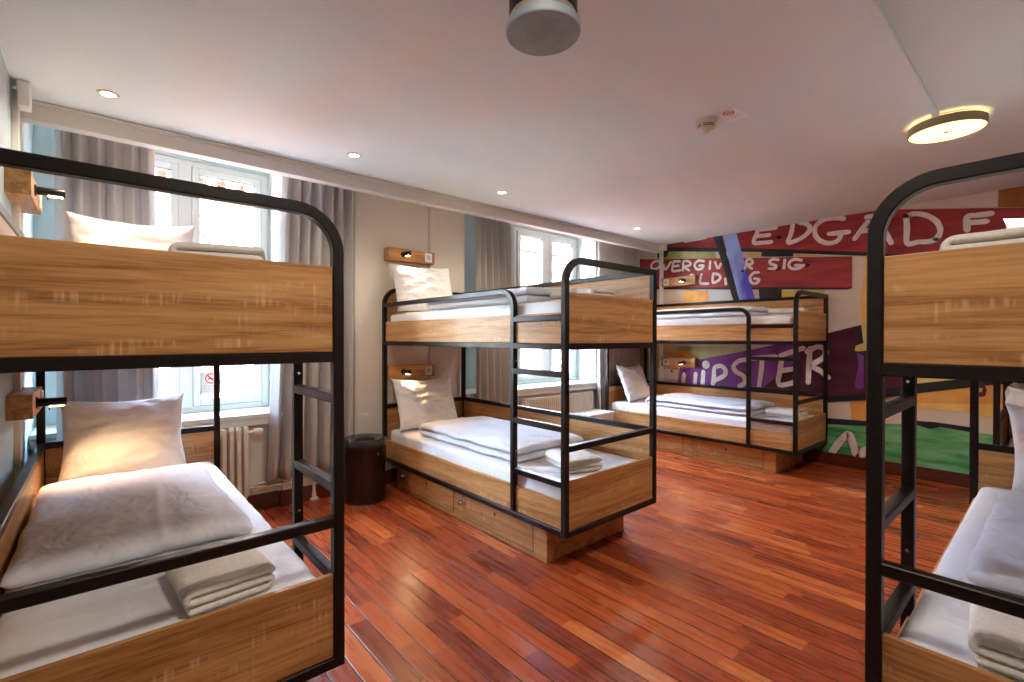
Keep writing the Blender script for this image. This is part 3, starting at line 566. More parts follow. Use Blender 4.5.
def pillow_mesh(seed, w=.60, h=.50, t=.15):
    """stands in the local xz plane, bottom edge at z=0"""
    n = 34; V = []; F = []
    def pt(i, j, sd):
        u = -1 + 2 * i / n; v = -1 + 2 * j / n
        cx = 1 - .09 * (1 - v * v) ** .8 ; cz = 1 - .085 * (1 - u * u) ** .8
        x = u * cx * w / 2; z = v * cz * h / 2 + h / 2
        e = max(0, (1 - u ** 4) * (1 - v ** 4)) ** .62
        th = t / 2 * e
        edge = max(abs(u), abs(v))
        wr = .020 * e ** .5 * nz3((u * 1.2, v * 2.4, sd * .5), 1.9, seed) + .010 * e ** .5 * nz3((u * 2, v * 5, sd), 2.3, seed + 4)
        # tension creases from the corners
        wr += .006 * (edge ** 3) * math.sin((abs(u) - abs(v)) * 16 + seed) * e ** .4
        z -= .02 * (1 - u * u) * max(0, v) * (1 if sd > 0 else 1)
        y = sd * th + wr
        return Vector((x + .008 * nz3((u, v, 0), 2, seed + 9), y, z))
    idx = {}
    for sd in (-1, 1):
        for i in range(n + 1):
            for j in range(n + 1):
                on = i in (0, n) or j in (0, n)
                if on and sd == 1: idx[(i, j, 1)] = idx[(i, j, -1)]; continue
                idx[(i, j, sd)] = len(V); V.append(pt(i, j, sd))
    for sd in (-1, 1):
        for i in range(n):
            for j in range(n):
                q = [idx[(i, j, sd)], idx[(i + 1, j, sd)], idx[(i + 1, j + 1, sd)], idx[(i, j + 1, sd)]]
                F.append(q if sd < 0 else q[::-1])
    m = MB(); m.add(V, F, True); return m

def fold_mesh(seed, layers, length, width, th, gap=.002, amp=.006, edge=.02, nx=28, dome=0, shear=0, step=.03, lens=None):
    """serpentine folded cloth: layers stacked in z, profile in local xz (length along x), extruded along y"""
    path = []; z = th / 2; R = (th + gap) / 2
    lens = lens or [length] * layers
    def seg(a, b, zz):
        n = max(2, int(abs(b - a) / step)); return [(a + (b - a) * i / n, zz) for i in range(n + 1)]
    lo, hi = R + th / 2, length - R - th / 2
    for k in range(layers):
        a, b = (lo, hi) if k % 2 == 0 else (hi, lo)
        if k == 0: a = length - lens[0] + lo if False else lo
        if k == layers - 1: b = (length - (lens[-1]) + lo) if k % 2 == 1 else lens[-1] - R
        path += seg(a, b, z)
        if k < layers - 1:
            cx = b; sgn = 1 if k % 2 == 0 else -1
            for i in range(1, 8):
                g = -PI / 2 + PI * i / 8; path.append((cx + sgn * R * math.cos(g), z + R + R * math.sin(g)))
            z += th + gap
    P = [Vector(p) for p in path]; N = len(P); out = []
    tang = []
    for i in range(N):
        t = (P[min(i + 1, N - 1)] - P[max(i - 1, 0)]); tang.append(t.normalized())
    def ring(fac, shr):
        L = [P[i] + Vector((-tang[i].y, tang[i].x)) * th / 2 * fac for i in range(N)]; Rr = [P[i] - Vector((-tang[i].y, tang[i].x)) * th / 2 * fac for i in range(N)]
        e1 = P[-1] + tang[-1] * th / 2 * fac * .8; e0 = P[0] - tang[0] * th / 2 * fac * .8
        return L + [e1] + Rr[::-1] + [e0]
    V = []; F = []; K = None
    ys = []
    for j in range(nx + 1):
        ys.append(j / nx)
    ext = [0, .15, .45, .8]
    yy = [edge * e for e in ext] + [edge + (width - 2 * edge) * q for q in ys] + [width - edge * e for e in ext[::-1]]
    zt = layers * (th + gap)
    for y in yy:
        d = min(y, width - y); fac = math.sqrt(max(.02, 1 - (1 - min(1, d / edge)) ** 2))
        rg = ring(fac, 0); K = len(rg)
        for q in rg:
            p = Vector((q.x, y, q.y)); hz = p.z / zt
            p.x += amp * 1.2 * nz3((p.x * .5, p.y, p.z), 5, seed) + shear * hz
            p.y += amp * 1.5 * nz3((p.x, p.y * .3, p.z * 2), 6, seed + 3)
            p.z += (amp * nz3((p.x, p.y, 0), 5, seed + 6) + amp * .5 * nz3((p.x, p.y, 0), 15, seed + 8)) * hz
            if width > .5: p.z += .010 * hz * math.exp(-((y - width * .40 - .012 * math.sin(p.x * 6)) / .013) ** 2)
            if dome: p.z += dome * hz * (1 - (2 * y / width - 1) ** 4) * (1 - (2 * p.x / length - 1) ** 4)
            p.z = max(0.0005, p.z)
            V.append(p)
    M = len(yy)
    for j in range(M - 1):
        for i in range(K):
            k = (i + 1) % K; F.append((j * K + i, j * K + k, (j + 1) * K + k, (j + 1) * K + i))
    h = (K - 2) // 2
    m = MB(); m.add(V, F, True)
    # cap strips between the two sides of the ring
    for base in (0, (M - 1) * K):
        for i in range(h - 1):
            m.f.append([base + i, base + i + 1, base + K - 3 - i, base + K - 2 - i]); m.sm.append(True)
        m.f.append([base + h - 1, base + h, base + h + 1]); m.sm.append(True)
        m.f.append([base + K - 1, base, base + K - 2]); m.sm.append(True)
    return m

WHERE = {1: 'nearest bunk bed at left', 2: 'middle bunk bed', 3: 'far bunk bed beside the mural', 4: 'bunk bed at the right edge', 5: 'bunk bed behind the right-hand one'}
ZL, ZU = .264, 1.2775
k = 0
PM = [pillow_mesh(s).build('pillow', PILL) for s in (1, 2, 3)]
MM = [mattress_mesh(s).build('mattress', SHEET) for s in (1, 2)]
DM = [fold_mesh(s, 2, 1.25, .66, .045, gap=.004, amp=.011, edge=.035, dome=.025, step=.03, nx=40).build('duvet', DUVM) for s in (1, 2)]
TM = [fold_mesh(s, 3, .25, .32, .023, gap=.002, amp=.005, edge=.014, step=.02, nx=22, shear=.012, dome=.006).build('towel', TOWM) for s in (1, 2)]
for o in PM + MM + DM + TM:
    sb = o.modifiers.new('smooth', 'SUBSURF'); sb.levels = 1; sb.render_levels = 1 if not o.name.startswith('mattress') else 1
used = set()
def inst(src, loc, rz, label, cat, group, rx=0, ry=0):
    o = src
    if src.name in used: o = src.copy(); COL.objects.link(o)
    used.add(src.name)
    o.rotation_mode = 'XYZ'; o.location = loc; o.rotation_euler = (rx, ry, rz); tag(o, label, cat, group); return o
lv = {0: 'lower', 1: 'upper'}
for n in (1, 2, 3, 4, 5):
    s = BEDS[n][1]
    for u in (0, 1):
        zt = (ZL, ZU + (-.014 if n == 1 else -.034 if n == 4 else 0))[u]; top = zt + .238
        loc, a = bedpos(n, BW / 2 + .003, .043, zt)
        inst(MM[(n + u) % 2], loc, a, 'white sheeted mattress, %s berth of the %s' % (lv[u], WHERE[n]), 'mattress', 'mattresses on the bunks')
        # pillows lean on the head panel
        px = {1: (.50, .46), 2: (.33, .31), 3: (.40, .40), 4: (.455, .42), 5: (.40, .45)}[n][u]
        lean = math.radians({1: 23, 2: 26, 3: 23, 4: 23, 5: 23}[n]); tw = {(1, 0): .03, (1, 1): .08, (2, 0): -.10, (2, 1): -.12, (3, 0): .10, (3, 1): .0, (4, 0): .12, (4, 1): 0, (5, 0): 0, (5, 1): 0}[(n, u)]
        loc, a = bedpos(n, px, BL - .035 - (.25 if n == 2 else .30 if (n, u) == (1, 1) else .225), top - .001)
        inst(PM[(n + u) % 3], loc, a + tw * s, 'white pillow propped in the %s berth of the %s' % (lv[u], WHERE[n]), 'pillow', 'pillows on the bunks', rx=-lean * (.5 if (n, u) == (1, 1) else 1))
        if n == 5 and u == 1: continue
        # duvets, fold facing the foot; profile length along bed y
        dx, dy = {(1, 0): (.50, .42), (1, 1): (.46, .50), (2, 0): (.42, .47), (2, 1): (.44, .38), (3, 0): (.42, .42), (3, 1): (.44, .42), (4, 0): (.475, .42), (4, 1): (.5, .44), (5, 0): (.44, .5)}[(n, u)]
        loc, a = bedpos(n, dx + (.33 * s if True else 0), dy, top + .002)
        # local x -> bed y : rotate +90 deg ; local y -> -bed x
        ln = 1
        loc, a = bedpos(n, dx, dy, top + .002); cx = loc[0] - .33 * (-math.sin(a + PI / 2)) ; cy = loc[1] - .33 * math.cos(a + PI / 2)
        inst(DM[(n + u) % 2], (cx, cy, loc[2]), a + PI / 2, 'folded white duvet, %s berth of the %s' % (lv[u], WHERE[n]), 'duvet', 'duvets on the bunks')
        if n == 5: continue
        tx, ty, ta = {(1, 0): (.33, .222, .08), (1, 1): (.31, .235, -.25), (2, 0): (.34, .25, -.35), (2, 1): (.40, .225, .1), (3, 0): (.40, .22, 0), (3, 1): (.45, .22, .1), (4, 0): (.30, .225, .08), (4, 1): (.23, .24, .15)}[(n, u)]
        loc, a = bedpos(n, tx, ty, top + .003)
        rz = a + ta + (0 if n != 2 else 0); ox, oy = -.125, -.15
        inst(TM[(n + u) % 2], (loc[0] + ox * math.cos(rz) - oy * math.sin(rz), loc[1] + ox * math.sin(rz) + oy * math.cos(rz), loc[2]), rz, 'folded cream towel, foot of the %s berth, %s' % (lv[u], WHERE[n]), 'towel', 'folded towels')

# ------------------------------------------------------------------ reading lights on the walls
WARM = (1.0, .62, .30)
LAMPFACE = mat('warm_lamp_face', (1, .8, .5), .4, emis=(1.0, .66, .32), estr=14)
BLACKM = mat('black_metal', (.012, .011, .011), .3, .3)
SOCK = mat('socket_white', (.75, .74, .70), .35)
def reading_light(mirror):
    r = empty('reading_light'); L = .47; D = .085; H = .112
    m = MB(); m.box(0, L, -D, 0, 0, H, .002); m.build('wooden_box', OAKX, r)
    kx = .15 if not mirror else L - .15; sx = .40 if not mirror else L - .40
    m = MB(); m.lathe([(0, 0), (.019, 0), (.020, -.004), (.020, -.105), (.018, -.108), (0, -.108)], (kx, -D, H * .52), 20, 'y'); m.lathe([(.028, 0), (.028, -.006), (0, -.006)], (kx, -D, H * .52), 24, 'y')
    sp = m.build('spotlight', BLACKM, r)
    m = MB(); m.box(kx - .012, kx + .012, -D - .098, -D - .045, H * .52 - .0215, H * .52 - .0185, .001); m.build('lamp_face', LAMPFACE, sp)
    m = MB(); m.tube([(kx, -D - .045, H * .52 - .019), (kx, -D - .045, H * .52 - .04)], .0025); m.build('switch_pin', BLACKM, sp)
    m = MB(); m.box(sx - .038, sx + .038, -D - .008, -D, H * .5 - .042, H * .5 + .042, .004); pl = m.build('socket_plate', SOCK, r)
    m = MB(); m.lathe([(.022, -.0095), (.020, -.0085), (0, -.0085)], (sx, -D + .0, H * .5), 24, 'y'); m.lathe([(.003, -.0105), (0, -.0105)], (sx - .008, -D, H * .5), 8, 'y'); m.lathe([(.003, -.0105), (0, -.0105)], (sx + .008, -D, H * .5), 8, 'y'); m.build('socket', mat('socket_grey', (.45, .45, .44), .4), pl)
    return r
R1 = reading_light(False); R2 = reading_light(True)
def rl(src, first, loc, rz, label, power):
    o = src if first else copy_tree(src); o.location = loc; o.rotation_euler = (0, 0, rz); tag(o, label, 'reading light', 'bunk reading lights')
    kx = .15 if src is R1 else .32
    l = bpy.data.lights.new('reading_spot', 'SPOT'); l.energy = power; l.color = (1, .60, .28); l.spot_size = math.radians(115); l.spot_blend = .8; l.shadow_soft_size = .012
    lo = bpy.data.objects.new('reading_spot', l); COL.objects.link(lo); lo.parent = o; lo.location = (kx, -.168, .112 * .52 - .03); lo.rotation_euler = (math.radians(-28), 0, 0)
PW = 7
rl(R1, True, (1.916, 3.955, .938), 0, 'lower wooden reading light box with black spotlight behind the middle bunk', PW)
rl(R1, False, (1.916, 3.955, 1.985), 0, 'upper wooden reading light box above the pillow of the middle bunk', PW)
rl(R1, False, (XL, 3.06, .93), PI / 2, 'lower wooden reading light box on the blue-grey wall inside the nearest bunk', PW * .6)
rl(R1, False, (XL, 3.06, 1.945), PI / 2, 'upper wooden reading light box on the blue-grey wall at top left', PW * .8)
rl(R2, True, (XR, 3.475, .925), -PI / 2, 'lower wooden reading light box on the mural, above the socket-like dots', PW * .5)
rl(R2, False, (XR, 3.475, 1.968), -PI / 2, 'upper wooden reading light box on the red part of the mural', PW * .3)
# ------------------------------------------------------------------ curtains
def curtain(x0, x1, y, z0, z1, folds, seed, label, gather=1.0, x0b=None, x1b=None):
    m = MB(); nx = folds * 14; nz = 26; V = []; F = []
    x0b = x0 if x0b is None else x0b; x1b = x1 if x1b is None else x1b
    for k in range(nz + 1):
        t = k / nz; z = z0 + (z1 - z0) * t
        for i in range(nx + 1):
            u = i / nx; w = u + .025 * noise.noise(Vector((u * 4, seed, t * .4)))
            ph = w * folds * 2 * PI + seed
            amp = .050 + .016 * noise.noise(Vector((u * 5, seed * 2, 3)))
            amp *= (1 - .35 * t) * (.55 if t > .985 else 1)
            q = math.sin(ph + .5 * noise.noise(Vector((u * 6, t * 1.5, seed)))); q = math.copysign(abs(q) ** .75, q)
            dy = amp * q + .006 * noise.noise(Vector((u * 20, t * 3, seed)))
            a = x0b + (x0 - x0b) * t; b = x1b + (x1 - x1b) * t
            sc = 1 + .05 * (1 - t)
            x = a + (b - a) * (u + .010 * math.sin(ph * 2))
            V.append((x, y + dy, z + (.004 * math.sin(ph * 3) if t > .98 else 0)))
    for k in range(nz):
        for i in range(nx): q = k * (nx + 1) + i; F.append((q, q + 1, q + nx + 2, q + nx + 1))
    m.add(V, F, True); o = m.build('curtain', CURT); tag(o, label, 'curtain', 'grey-beige curtains')
    s = o.modifiers.new('cloth', 'SOLIDIFY'); s.thickness = .003
    return o
curtain(-.20, .27, 3.86, .20, 2.68, 6, 1.0, 'grey-beige curtain left of the near window, behind the nearest bunk', x1b=.30)
curtain(1.07, 1.64, 3.885, .22, 2.68, 7, 2.3, 'grey-beige curtain right of the near window, beside the black bin', x0b=.95)
curtain(2.86, 3.33, 3.85, .20, 2.68, 6, 3.1, 'grey-beige curtain left of the far window, behind the middle bunk', x1b=3.40)
curtain(4.76, 5.63, 3.86, .20, 2.68, 9, 4.2, 'grey-beige curtain right of the far window, next to the mural')
b = MB(); b.box(XL + .02, 1.9, 3.80, 3.86, 2.682, 2.70, .002); b.box(2.7, XR - .02, 3.80, 3.88, 2.682, 2.70, .002); b = b.build('curtain_rail', WHITEP); b['kind'] = 'structure'

# ------------------------------------------------------------------ radiators
def radiator(n, pitch, x0, y0, y1, z0, z1, label, col=True):
    r = empty('radiator', (x0, (y0 + y1) / 2, z0)); tag(r, label, 'radiator'); H = z1 - z0; D = (y1 - y0) / 2; w = pitch * .44
    m = MB()
    for i in range(n):
        cx = pitch * (i + .5)
        pts = [(cx - w, -D * .3), (cx - w * .6, -D), (cx + w * .6, -D), (cx + w, -D * .3), (cx + w, D), (cx - w, D)]
        vs = [(a, b, z) for z, s in ((0.02, 1), (H - .02, 1)) for a, b in pts]
        top = [(cx + (a - cx) * .7, b * .8, H) for a, b in pts]; bot = [(cx + (a - cx) * .7, b * .8, 0) for a, b in pts]
        V = bot + vs[:6] + vs[6:] + top; F = []
        for k in range(3):
            for q in range(6): F.append((k * 6 + q, k * 6 + (q + 1) % 6, (k + 1) * 6 + (q + 1) % 6, (k + 1) * 6 + q))
        F += [(0, 1, 2, 3, 4, 5), (18, 19, 20, 21, 22, 23)]
        m.add(V, F)
    m.box(0.0, n * pitch, 0, D * .8, .05, .09, .004); m.box(0.0, n * pitch, 0, D * .8, H - .09, H - .05, .004)
    m.build('fins', ENAMEL, r)
    return r, n * pitch, H
rd, wd, H = radiator(10, .046, .365, 3.862, 3.945, .135, .652, 'white ribbed column radiator under the near window behind the nearest bunk')
m = MB(); m.lathe([(0, 0), (.012, 0), (.012, .03), (.020, .032), (.023, .05), (.023, .075), (.019, .09), (.010, .094), (0, .094)], (wd, 0, H - .045), 20, 'x'); m.build('valve', WHITEP, rd)
m = MB(); m.tube([(wd + .02, .0, H - .045), (wd + .02, .03, H - .045)], .009); m.tube([(wd, 0, .06), (wd + .05, 0, .055), (wd + .12, .015, .05)], .008); m.build('pipe', ENAMEL, rd)
rd2, w2, H2 = radiator(36, .0325, 3.56, 3.885, 3.95, .15, .618, 'white finned radiator under the far window sill beyond the middle bunk')
# heating pipes along the wall
r = empty('heating_pipe', (.9, 3.94, 0)); tag(r, 'pair of thin white heating pipes running low along the wall to a floor riser', 'pipe')
for z in (.205, .165):
    m = MB(); m.tube([(-.05, .0, z - .02), (.0, .0, z), (.34, .0, z + .005), (.40, -.0, z + .005)], .009); m.build('pipe', ENAMEL, r)
m = MB(); m.tube([(.40, 0, 0.001), (.40, 0, .30)], .014); m.lathe([(0, 0), (.034, 0), (.034, .012), (.018, .02), (.018, .05), (.015, .055)], (.40, 0, .0005), 20); m.lathe([(.0, .15), (.022, .15), (.022, .20), (.0, .20)], (.40, 0, 0), 16); m.build('riser', ENAMEL, r)

# ------------------------------------------------------------------ bin
BINM = noisy(mat('black_enamel', rough=.28), (.005, .003, .003), (.009, .005, .004), nscale=20)
r = empty('bin', (1.60, 3.645, 0)); tag(r, 'black cylindrical metal waste bin with funnel lid on the floor beside the middle bunk', 'bin')
m = MB(); m.lathe([(0, 0.002), (.158, 0.002), (.162, .008), (.162, .012), (.1575, .014), (.1575, .43), (.160, .435), (.160, .445), (0.0, .445)], k=64); m.build('body', BINM, r)
m = MB(); m.lathe([(.160, .445), (.166, .447), (.168, .455), (.166, .49), (.158, .505), (.148, .507), (.075, .488), (.07, .478), (.07, .455)], k=64); m.build('funnel_lid', mat('glossy_black_lid', (.02, .019, .02), .12), r)
m = MB(); m.lathe([(.1632, .004), (.1638, .008), (.1632, .012), (.161, .012)], k=64); m.build('chrome_ring', CHROME, r)
m = MB(); g = math.radians(-75); m.lathe([(0, -.004), (.008, -.004), (.008, 0)], (0, 0, 0), 14, 'y'); o = m.build('lock_button', CHROME, r); o.location = (.1575 * math.cos(g), .1575 * math.sin(g), .39); o.rotation_euler = (0, 0, g + PI / 2)

# ------------------------------------------------------------------ cabinet between the bunks
r = empty('cabinet', (4.28, 3.58, 0)); tag(r, 'low cabinet with a white top tucked between far window and far bunk', 'cabinet')
m = MB(); m.box(.01, .47, .01, .29, 0, .375, .003); m.build('body', FASCIA, r)
m = MB(); m.box(0, .48, 0, .30, .375, .40, .004); m.build('worktop', WHITEP, r)['label'] = 'white top'
m = MB(); m.box(.02, .46, .004, .01, .03, .365, .002); dd = m.build('door', FASCIA, r)
m = MB(); m.lathe([(0, -.02), (.010, -.018), (.008, -.004), (.005, 0)], (.40, .004, .22), 12, 'y'); m.build('knob', CHROME, dd)

# ------------------------------------------------------------------ ceiling things
DISC = mat('lamp_diffuser', (1, .9, .7), .5, emis=(1.0, .70, .30), estr=1.5)
LAMPM = noisy(mat('bronze_lamp_rim', rough=.45, metal=.2), (.24, .19, .09), (.30, .24, .12), nscale=8)
def disc_lamp(x, y, label, power):
    r = empty('ceiling_lamp', (x, y, ZC)); tag(r, label, 'ceiling lamp')
    R = .172
    m = MB(); m.lathe([(0, -.018), (R - .004, -.018), (R, -.022), (R, -.066), (R - .003, -.068), (R - .006, -.066), (R - .006, -.060)], k=72); m.build('rim', LAMPM, r)
    m = MB(); m.lathe([(R - .006, -.061), (R * .6, -.0625), (0, -.063)], k=72); df = m.build('diffuser', DISC, r)
    m = MB(); m.lathe([(.012, -.063), (.012, -.066), (0, -.066)], k=16); m.build('centre_stud', LAMPM, df)
    m = MB(); m.lathe([(0, 0), (.11, 0), (.11, -.018), (0, -.018)], k=40); m.build('mounting_plate', WHITEP, r)
    l = bpy.data.lights.new('lamp_glow', 'AREA'); l.shape = 'DISK'; l.size = .30; l.energy = power; l.color = (1, .90, .78)
    lo = bpy.data.objects.new('lamp_glow', l); COL.objects.link(lo); lo.parent = r; lo.location = (0, 0, -.069)
    ring = MB(); ring.lathe([(.150, -.0175), (.168, -.0175), (.168, -.0165), (.150, -.0165), (.150, -.0175)], k=60); ring.build('glow_ring', mat('warm_ring', (1, .8, .5), .5, emis=(1, .66, .28), estr=2.2) if 'warm_ring' not in bpy.data.materials else bpy.data.materials['warm_ring'], r)
    return r
LP = 15
disc_lamp(3.655, .443, 'round flat ceiling lamp glowing warm white at the upper right', LP)
TRUNKM = WHITEP
m = MB(); m.box(-1.2, 3.56, .450, .480, ZC - .022, ZC, .005); o = m.build('cable_trunking', CEIL); tag(o, 'white surface cable trunking running across the ceiling to the round lamp', 'trunking')
# smoke detector
r = empty('smoke_detector', (2.615, 1.335, ZC)); tag(r, 'cream domed smoke detector with black slots on the ceiling', 'smoke detector')
m = MB(); m.lathe([(0, 0), (.058, 0), (.058, -.012), (.052, -.016), (.050, -.030), (.046, -.042), (.030, -.058), (.020, -.062), (.018, -.068), (0, -.070)], k=48); m.build('housing', mat('cream_plastic', (.62, .57, .47), .45), r)
m = MB()
for a in range(4):
    for z, rr_ in ((-.033, .0495), (-.0405, .0468)):
        for q in range(6):
            g0 = a * PI / 2 + .12 + q * .22; g1 = g0 + .22
            p = lambda g, zz, R: (R * math.cos(g), R * math.sin(g), zz)
            m.add([p(g0, z, rr_ + .0010), p(g1, z, rr_ + .0010), p(g1, z - .0038, rr_ + .0002), p(g0, z - .0038, rr_ + .0002)], [(0, 1, 2, 3)])
m.build('vent_slots', BLACKM, r)
# sign on the ceiling
REDP = mat('sign_red', (.65, .03, .03), .5); BLUEP = mat('sign_blue', (.04, .08, .35), .5); SIGNW = mat('sign_white', (.86, .86, .90), .5)
def nosmoke(m_r, m_k, cx, cy, R, P):
    """red ring with slash + small black cigarette, P maps (u,v) to 3D"""
    n = 28; V = []; F = []
    for i in range(n):
        g = 2 * PI * i / n
        V += [P(cx + R * math.cos(g), cy + R * math.sin(g)), P(cx + R * .78 * math.cos(g), cy + R * .78 * math.sin(g))]
        F.append((2 * i, 2 * i + 1, (2 * i + 3) % (2 * n), (2 * i + 2) % (2 * n)))
    m_r.add(V, F); a = R * .62; w = R * .11
    m_r.add([P(cx - a - w, cy + a - w), P(cx - a + w, cy + a + w), P(cx + a + w, cy - a + w), P(cx + a - w, cy - a - w)], [(0, 1, 2, 3)])
    m_k.add([P(cx - R * .5, cy - R * .18), P(cx + R * .42, cy - R * .18), P(cx + R * .42, cy + R * .02), P(cx - R * .5, cy + R * .02)], [(0, 1, 2, 3)])
    m_k.add([P(cx + R * .3, cy + R * .1), P(cx + R * .4, cy + R * .1), P(cx + R * .52, cy + R * .45), P(cx + R * .42, cy + R * .45)], [(0, 1, 2, 3)])
def words(m, x0, x1, y, h, P, seed, skip=.3):
    rnd = random.Random(seed); x = x0
    while x < x1 - h:
        w = h * rnd.uniform(.35, .55)
        kind = rnd.random()
        m.add([P(x, y), P(x + w * .3, y), P(x + w * .3, y + h), P(x, y + h)], [(0, 1, 2, 3)])
        if kind < .7: m.add([P(x, y + (0 if kind < .35 else h * .75)), P(x + w, y + (0 if kind < .35 else h * .75)), P(x + w, y + (0 if kind < .35 else h * .75) + h * .25), P(x, y + (0 if kind < .35 else h * .75) + h * .25)], [(0, 1, 2, 3)])
        x += w + h * .22
        if rnd.random() < skip * .6: x += h * .5
r = empty('no_smoking_sign', (2.65, 1.205, ZC)); tag(r, 'small white no-smoking notice on the ceiling beside the smoke detector', 'sign'); r.rotation_euler = (0, 0, -.06)
m = MB(); m.box(-.078, .078, -.056, .056, -.004, 0, .001); m.build('plate', SIGNW, r)
P = lambda u, v: (v, -u, -.0046)   # u along -y (picture right), v along -x
mr, mk, mt = MB(), MB(), MB(); P = lambda u, v: (-v, -u, -.0046)
nosmoke(mr, mk, 0, .036, .030, P); words(mt, -.045, .045, -.018, .012, P, 3); words(mt, -.045, .045, -.040, .012, P, 5)
mr.build('prohibition_ring', REDP, r); mk.build('cigarette', BLACKM, r); mt.build('text', BLUEP, r)
# sticker on the near window pane
r = empty('window_sticker', (.640, YG + .016, .90)); tag(r, 'white no-smoking sticker in the lower corner of the near window pane', 'sticker')
m = MB(); m.box(-.062, .075, -.001, 0, -.035, .135, 0); m.build('card', mat('frosted_card', (.72, .76, .76), .5), r)
P = lambda u, v: (u, -.0016, v); mr, mk, mt = MB(), MB(), MB(); nosmoke(mr, mk, .012, .085, .040, P); words(mt, -.05, .06, .022, .010, P, 8); words(mt, -.05, .06, .004, .008, P, 9); words(mt, -.05, .045, -.014, .008, P, 10)
mr.build('prohibition_ring', REDP, r); mk.build('cigarette', BLACKM, r); mt.build('text', mat('sticker_text_grey', (.2, .22, .22), .6), r)
# downlights
DLG = mat('downlight_bulb', (1, .9, .7), .4, emis=(1, .80, .50), estr=30)
BRZ = mat('downlight_ring', (.60, .55, .47), .3, .6)
ps = [(.04, 3.17, 'near the left corner'), (1.308, 3.145, 'above the end of the nearest bunk'), (2.587, 3.125, 'above the middle bunk'), (4.60, 3.16, 'nearest the mural')]
r0 = None
for x, y, t in ps:
    if r0 is None:
        r0 = empty('downlight'); m = MB(); m.lathe([(.030, -.001), (.032, -.006), (.044, -.004), (.046, 0), (.046, .0)], k=40); m.build('ring', BRZ, r0)
        m = MB(); m.lathe([(.030, -.002), (.018, -.0035), (0, -.004)], k=24); m.build('bulb', DLG, r0); o = r0
    else: o = copy_tree(r0)
    o.location = (x, y, ZC); tag(o, 'small round recessed ceiling downlight, ' + t, 'downlight', 'recessed downlights')
    l = bpy.data.lights.new('downlight_beam', 'SPOT'); l.energy = 22; l.color = (1, .84, .62); l.spot_size = math.radians(140); l.spot_blend = .7; l.shadow_soft_size = .03
    lo = bpy.data.objects.new('downlight_beam', l); COL.objects.link(lo); lo.location = (x, y, ZC - .012)
# ventilation duct hanging from the ceiling
r = empty('ventilation_duct', (1.078, 1.094, ZC))
DUCTX = noisy(mat('galvanised_duct', rough=.5, metal=.4), (.20, .17, .13), (.42, .38, .32), scale=(1, 1, .3), nscale=7)
DUCTD = noisy(mat('zinc_disc', rough=.6, metal=.2), (.24, .30, .33), (.32, .38, .41), nscale=9)
tag(r, 'round metal ventilation duct hanging from the ceiling, capped by a grey disc', 'duct')
m = MB(); m.lathe([(0, 0), (.106, 0), (.106, -.232), (0, -.232)], k=64); m.build('duct_body', DUCTX, r)
m = MB(); m.lathe([(.106, -.150), (.109, -.152), (.109, -.212), (.106, -.214)], k=64); m.build('collar', BLACKM, r)
m = MB(); m.lathe([(0, -.236), (.114, -.236), (.119, -.240), (.119, -.262), (.116, -.266), (0, -.267)], k=64); dc = m.build('disc', DUCTD, r)
for g in (.3, 2.4, 4.5):
    m = MB(); m.lathe([(.004, -.266), (.004, -.268), (.003, -.269), (0, -.269)], (.075 * math.cos(g), .075 * math.sin(g), 0), 12); m.build('rivet', DUCTD, dc)
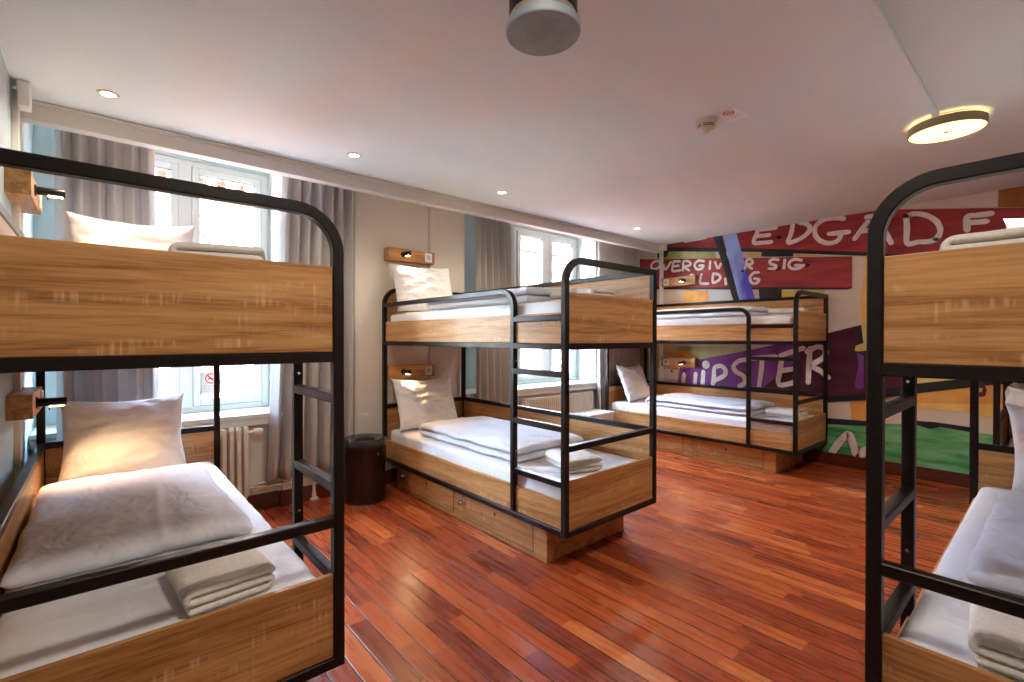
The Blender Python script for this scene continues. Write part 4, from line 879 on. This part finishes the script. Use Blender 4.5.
# corner boxes with vertical trunking
for i, (x, y0, y1, z0, dp, t0, t1, sx, lab) in enumerate(((XL, 3.26, 3.345, 2.41, .045, 3.315, 3.39, 1, 'small white junction box under the ceiling in the left corner'), (XR, 3.43, 3.55, 2.45, .05, 3.485, 3.545, -1, 'small white junction box under the ceiling at the mural corner'))):
    r = empty('junction_box', (x, (y0 + y1) / 2, 0)); yc = (y0 + y1) / 2; tag(r, lab, 'junction box')
    m = MB(); m.box(sx * .0232, sx * (.0232 + dp), y0 - yc, y1 - yc, z0, 2.53, .005); m.build('cover', WHITEP, r)
    m = MB(); m.box(sx * (.0 if i == 0 else .0215), sx * .0235, t0 - yc, t1 - yc, .12, 2.50, .0008); m.build('trunking', WHITEP if i else FASCIA, r)
m = MB(); m.box(2.37, 2.392, 3.944, 3.965, .12, 2.73, .003); o = m.build('cable_trunking', FASCIA); tag(o, 'thin vertical cable trunking on the beige wall behind the middle bunk', 'trunking')

# ------------------------------------------------------------------ light and camera
w = bpy.data.worlds.new('sky'); scene.world = w; w.use_nodes = True; N = w.node_tree.nodes; L = w.node_tree.links; bg = N['Background']
sk = N.new('ShaderNodeTexSky'); sk.sky_type = 'NISHITA'; sk.sun_disc = False; sk.sun_elevation = math.radians(42); sk.sun_rotation = math.radians(180); sk.air_density = 1; sk.dust_density = 3
hs = N.new('ShaderNodeHueSaturation'); hs.inputs['Saturation'].default_value = .8; L.new(sk.outputs[0], hs.inputs['Color']); L.new(hs.outputs[0], bg.inputs[0]); bg.inputs[1].default_value = SKY
sun = bpy.data.lights.new('sun', 'SUN'); sun.energy = SUN; sun.angle = .02; sun.color = (1, .95, .88); so = bpy.data.objects.new('sun', sun); COL.objects.link(so); so.rotation_euler = (math.radians(48), 0, math.radians(-14))
# lamps behind the viewer: one on the trunking line, one added as fill
disc_lamp(.55, .465, 'round ceiling lamp behind the viewer on the same trunking', LPB)
disc_lamp(2.1, -1.4, 'unseen round fill lamp added over the rear of the room', LPB)
cam = bpy.data.cameras.new('camera'); co = bpy.data.objects.new('camera', cam); COL.objects.link(co); scene.camera = co
cam.sensor_width = 36; cam.lens = 477 / 1024 * 36; cam.clip_start = .02; cam.clip_end = 200
co.location = (0, 0, 1.30); co.rotation_euler = (math.radians(90 - .40), 0, math.radians(-40.86))
scene.view_settings.view_transform = 'Standard'; scene.view_settings.look = 'None'; scene.view_settings.gamma = 1; scene.view_settings.use_curve_mapping = False
scene.view_settings.exposure = EXPO
scene.cycles.max_bounces = 10; scene.cycles.diffuse_bounces = 6; scene.cycles.transparent_max_bounces = 12
scene.cycles.sample_clamp_indirect = 8
scene.cycles.caustics_reflective = False; scene.cycles.caustics_refractive = False
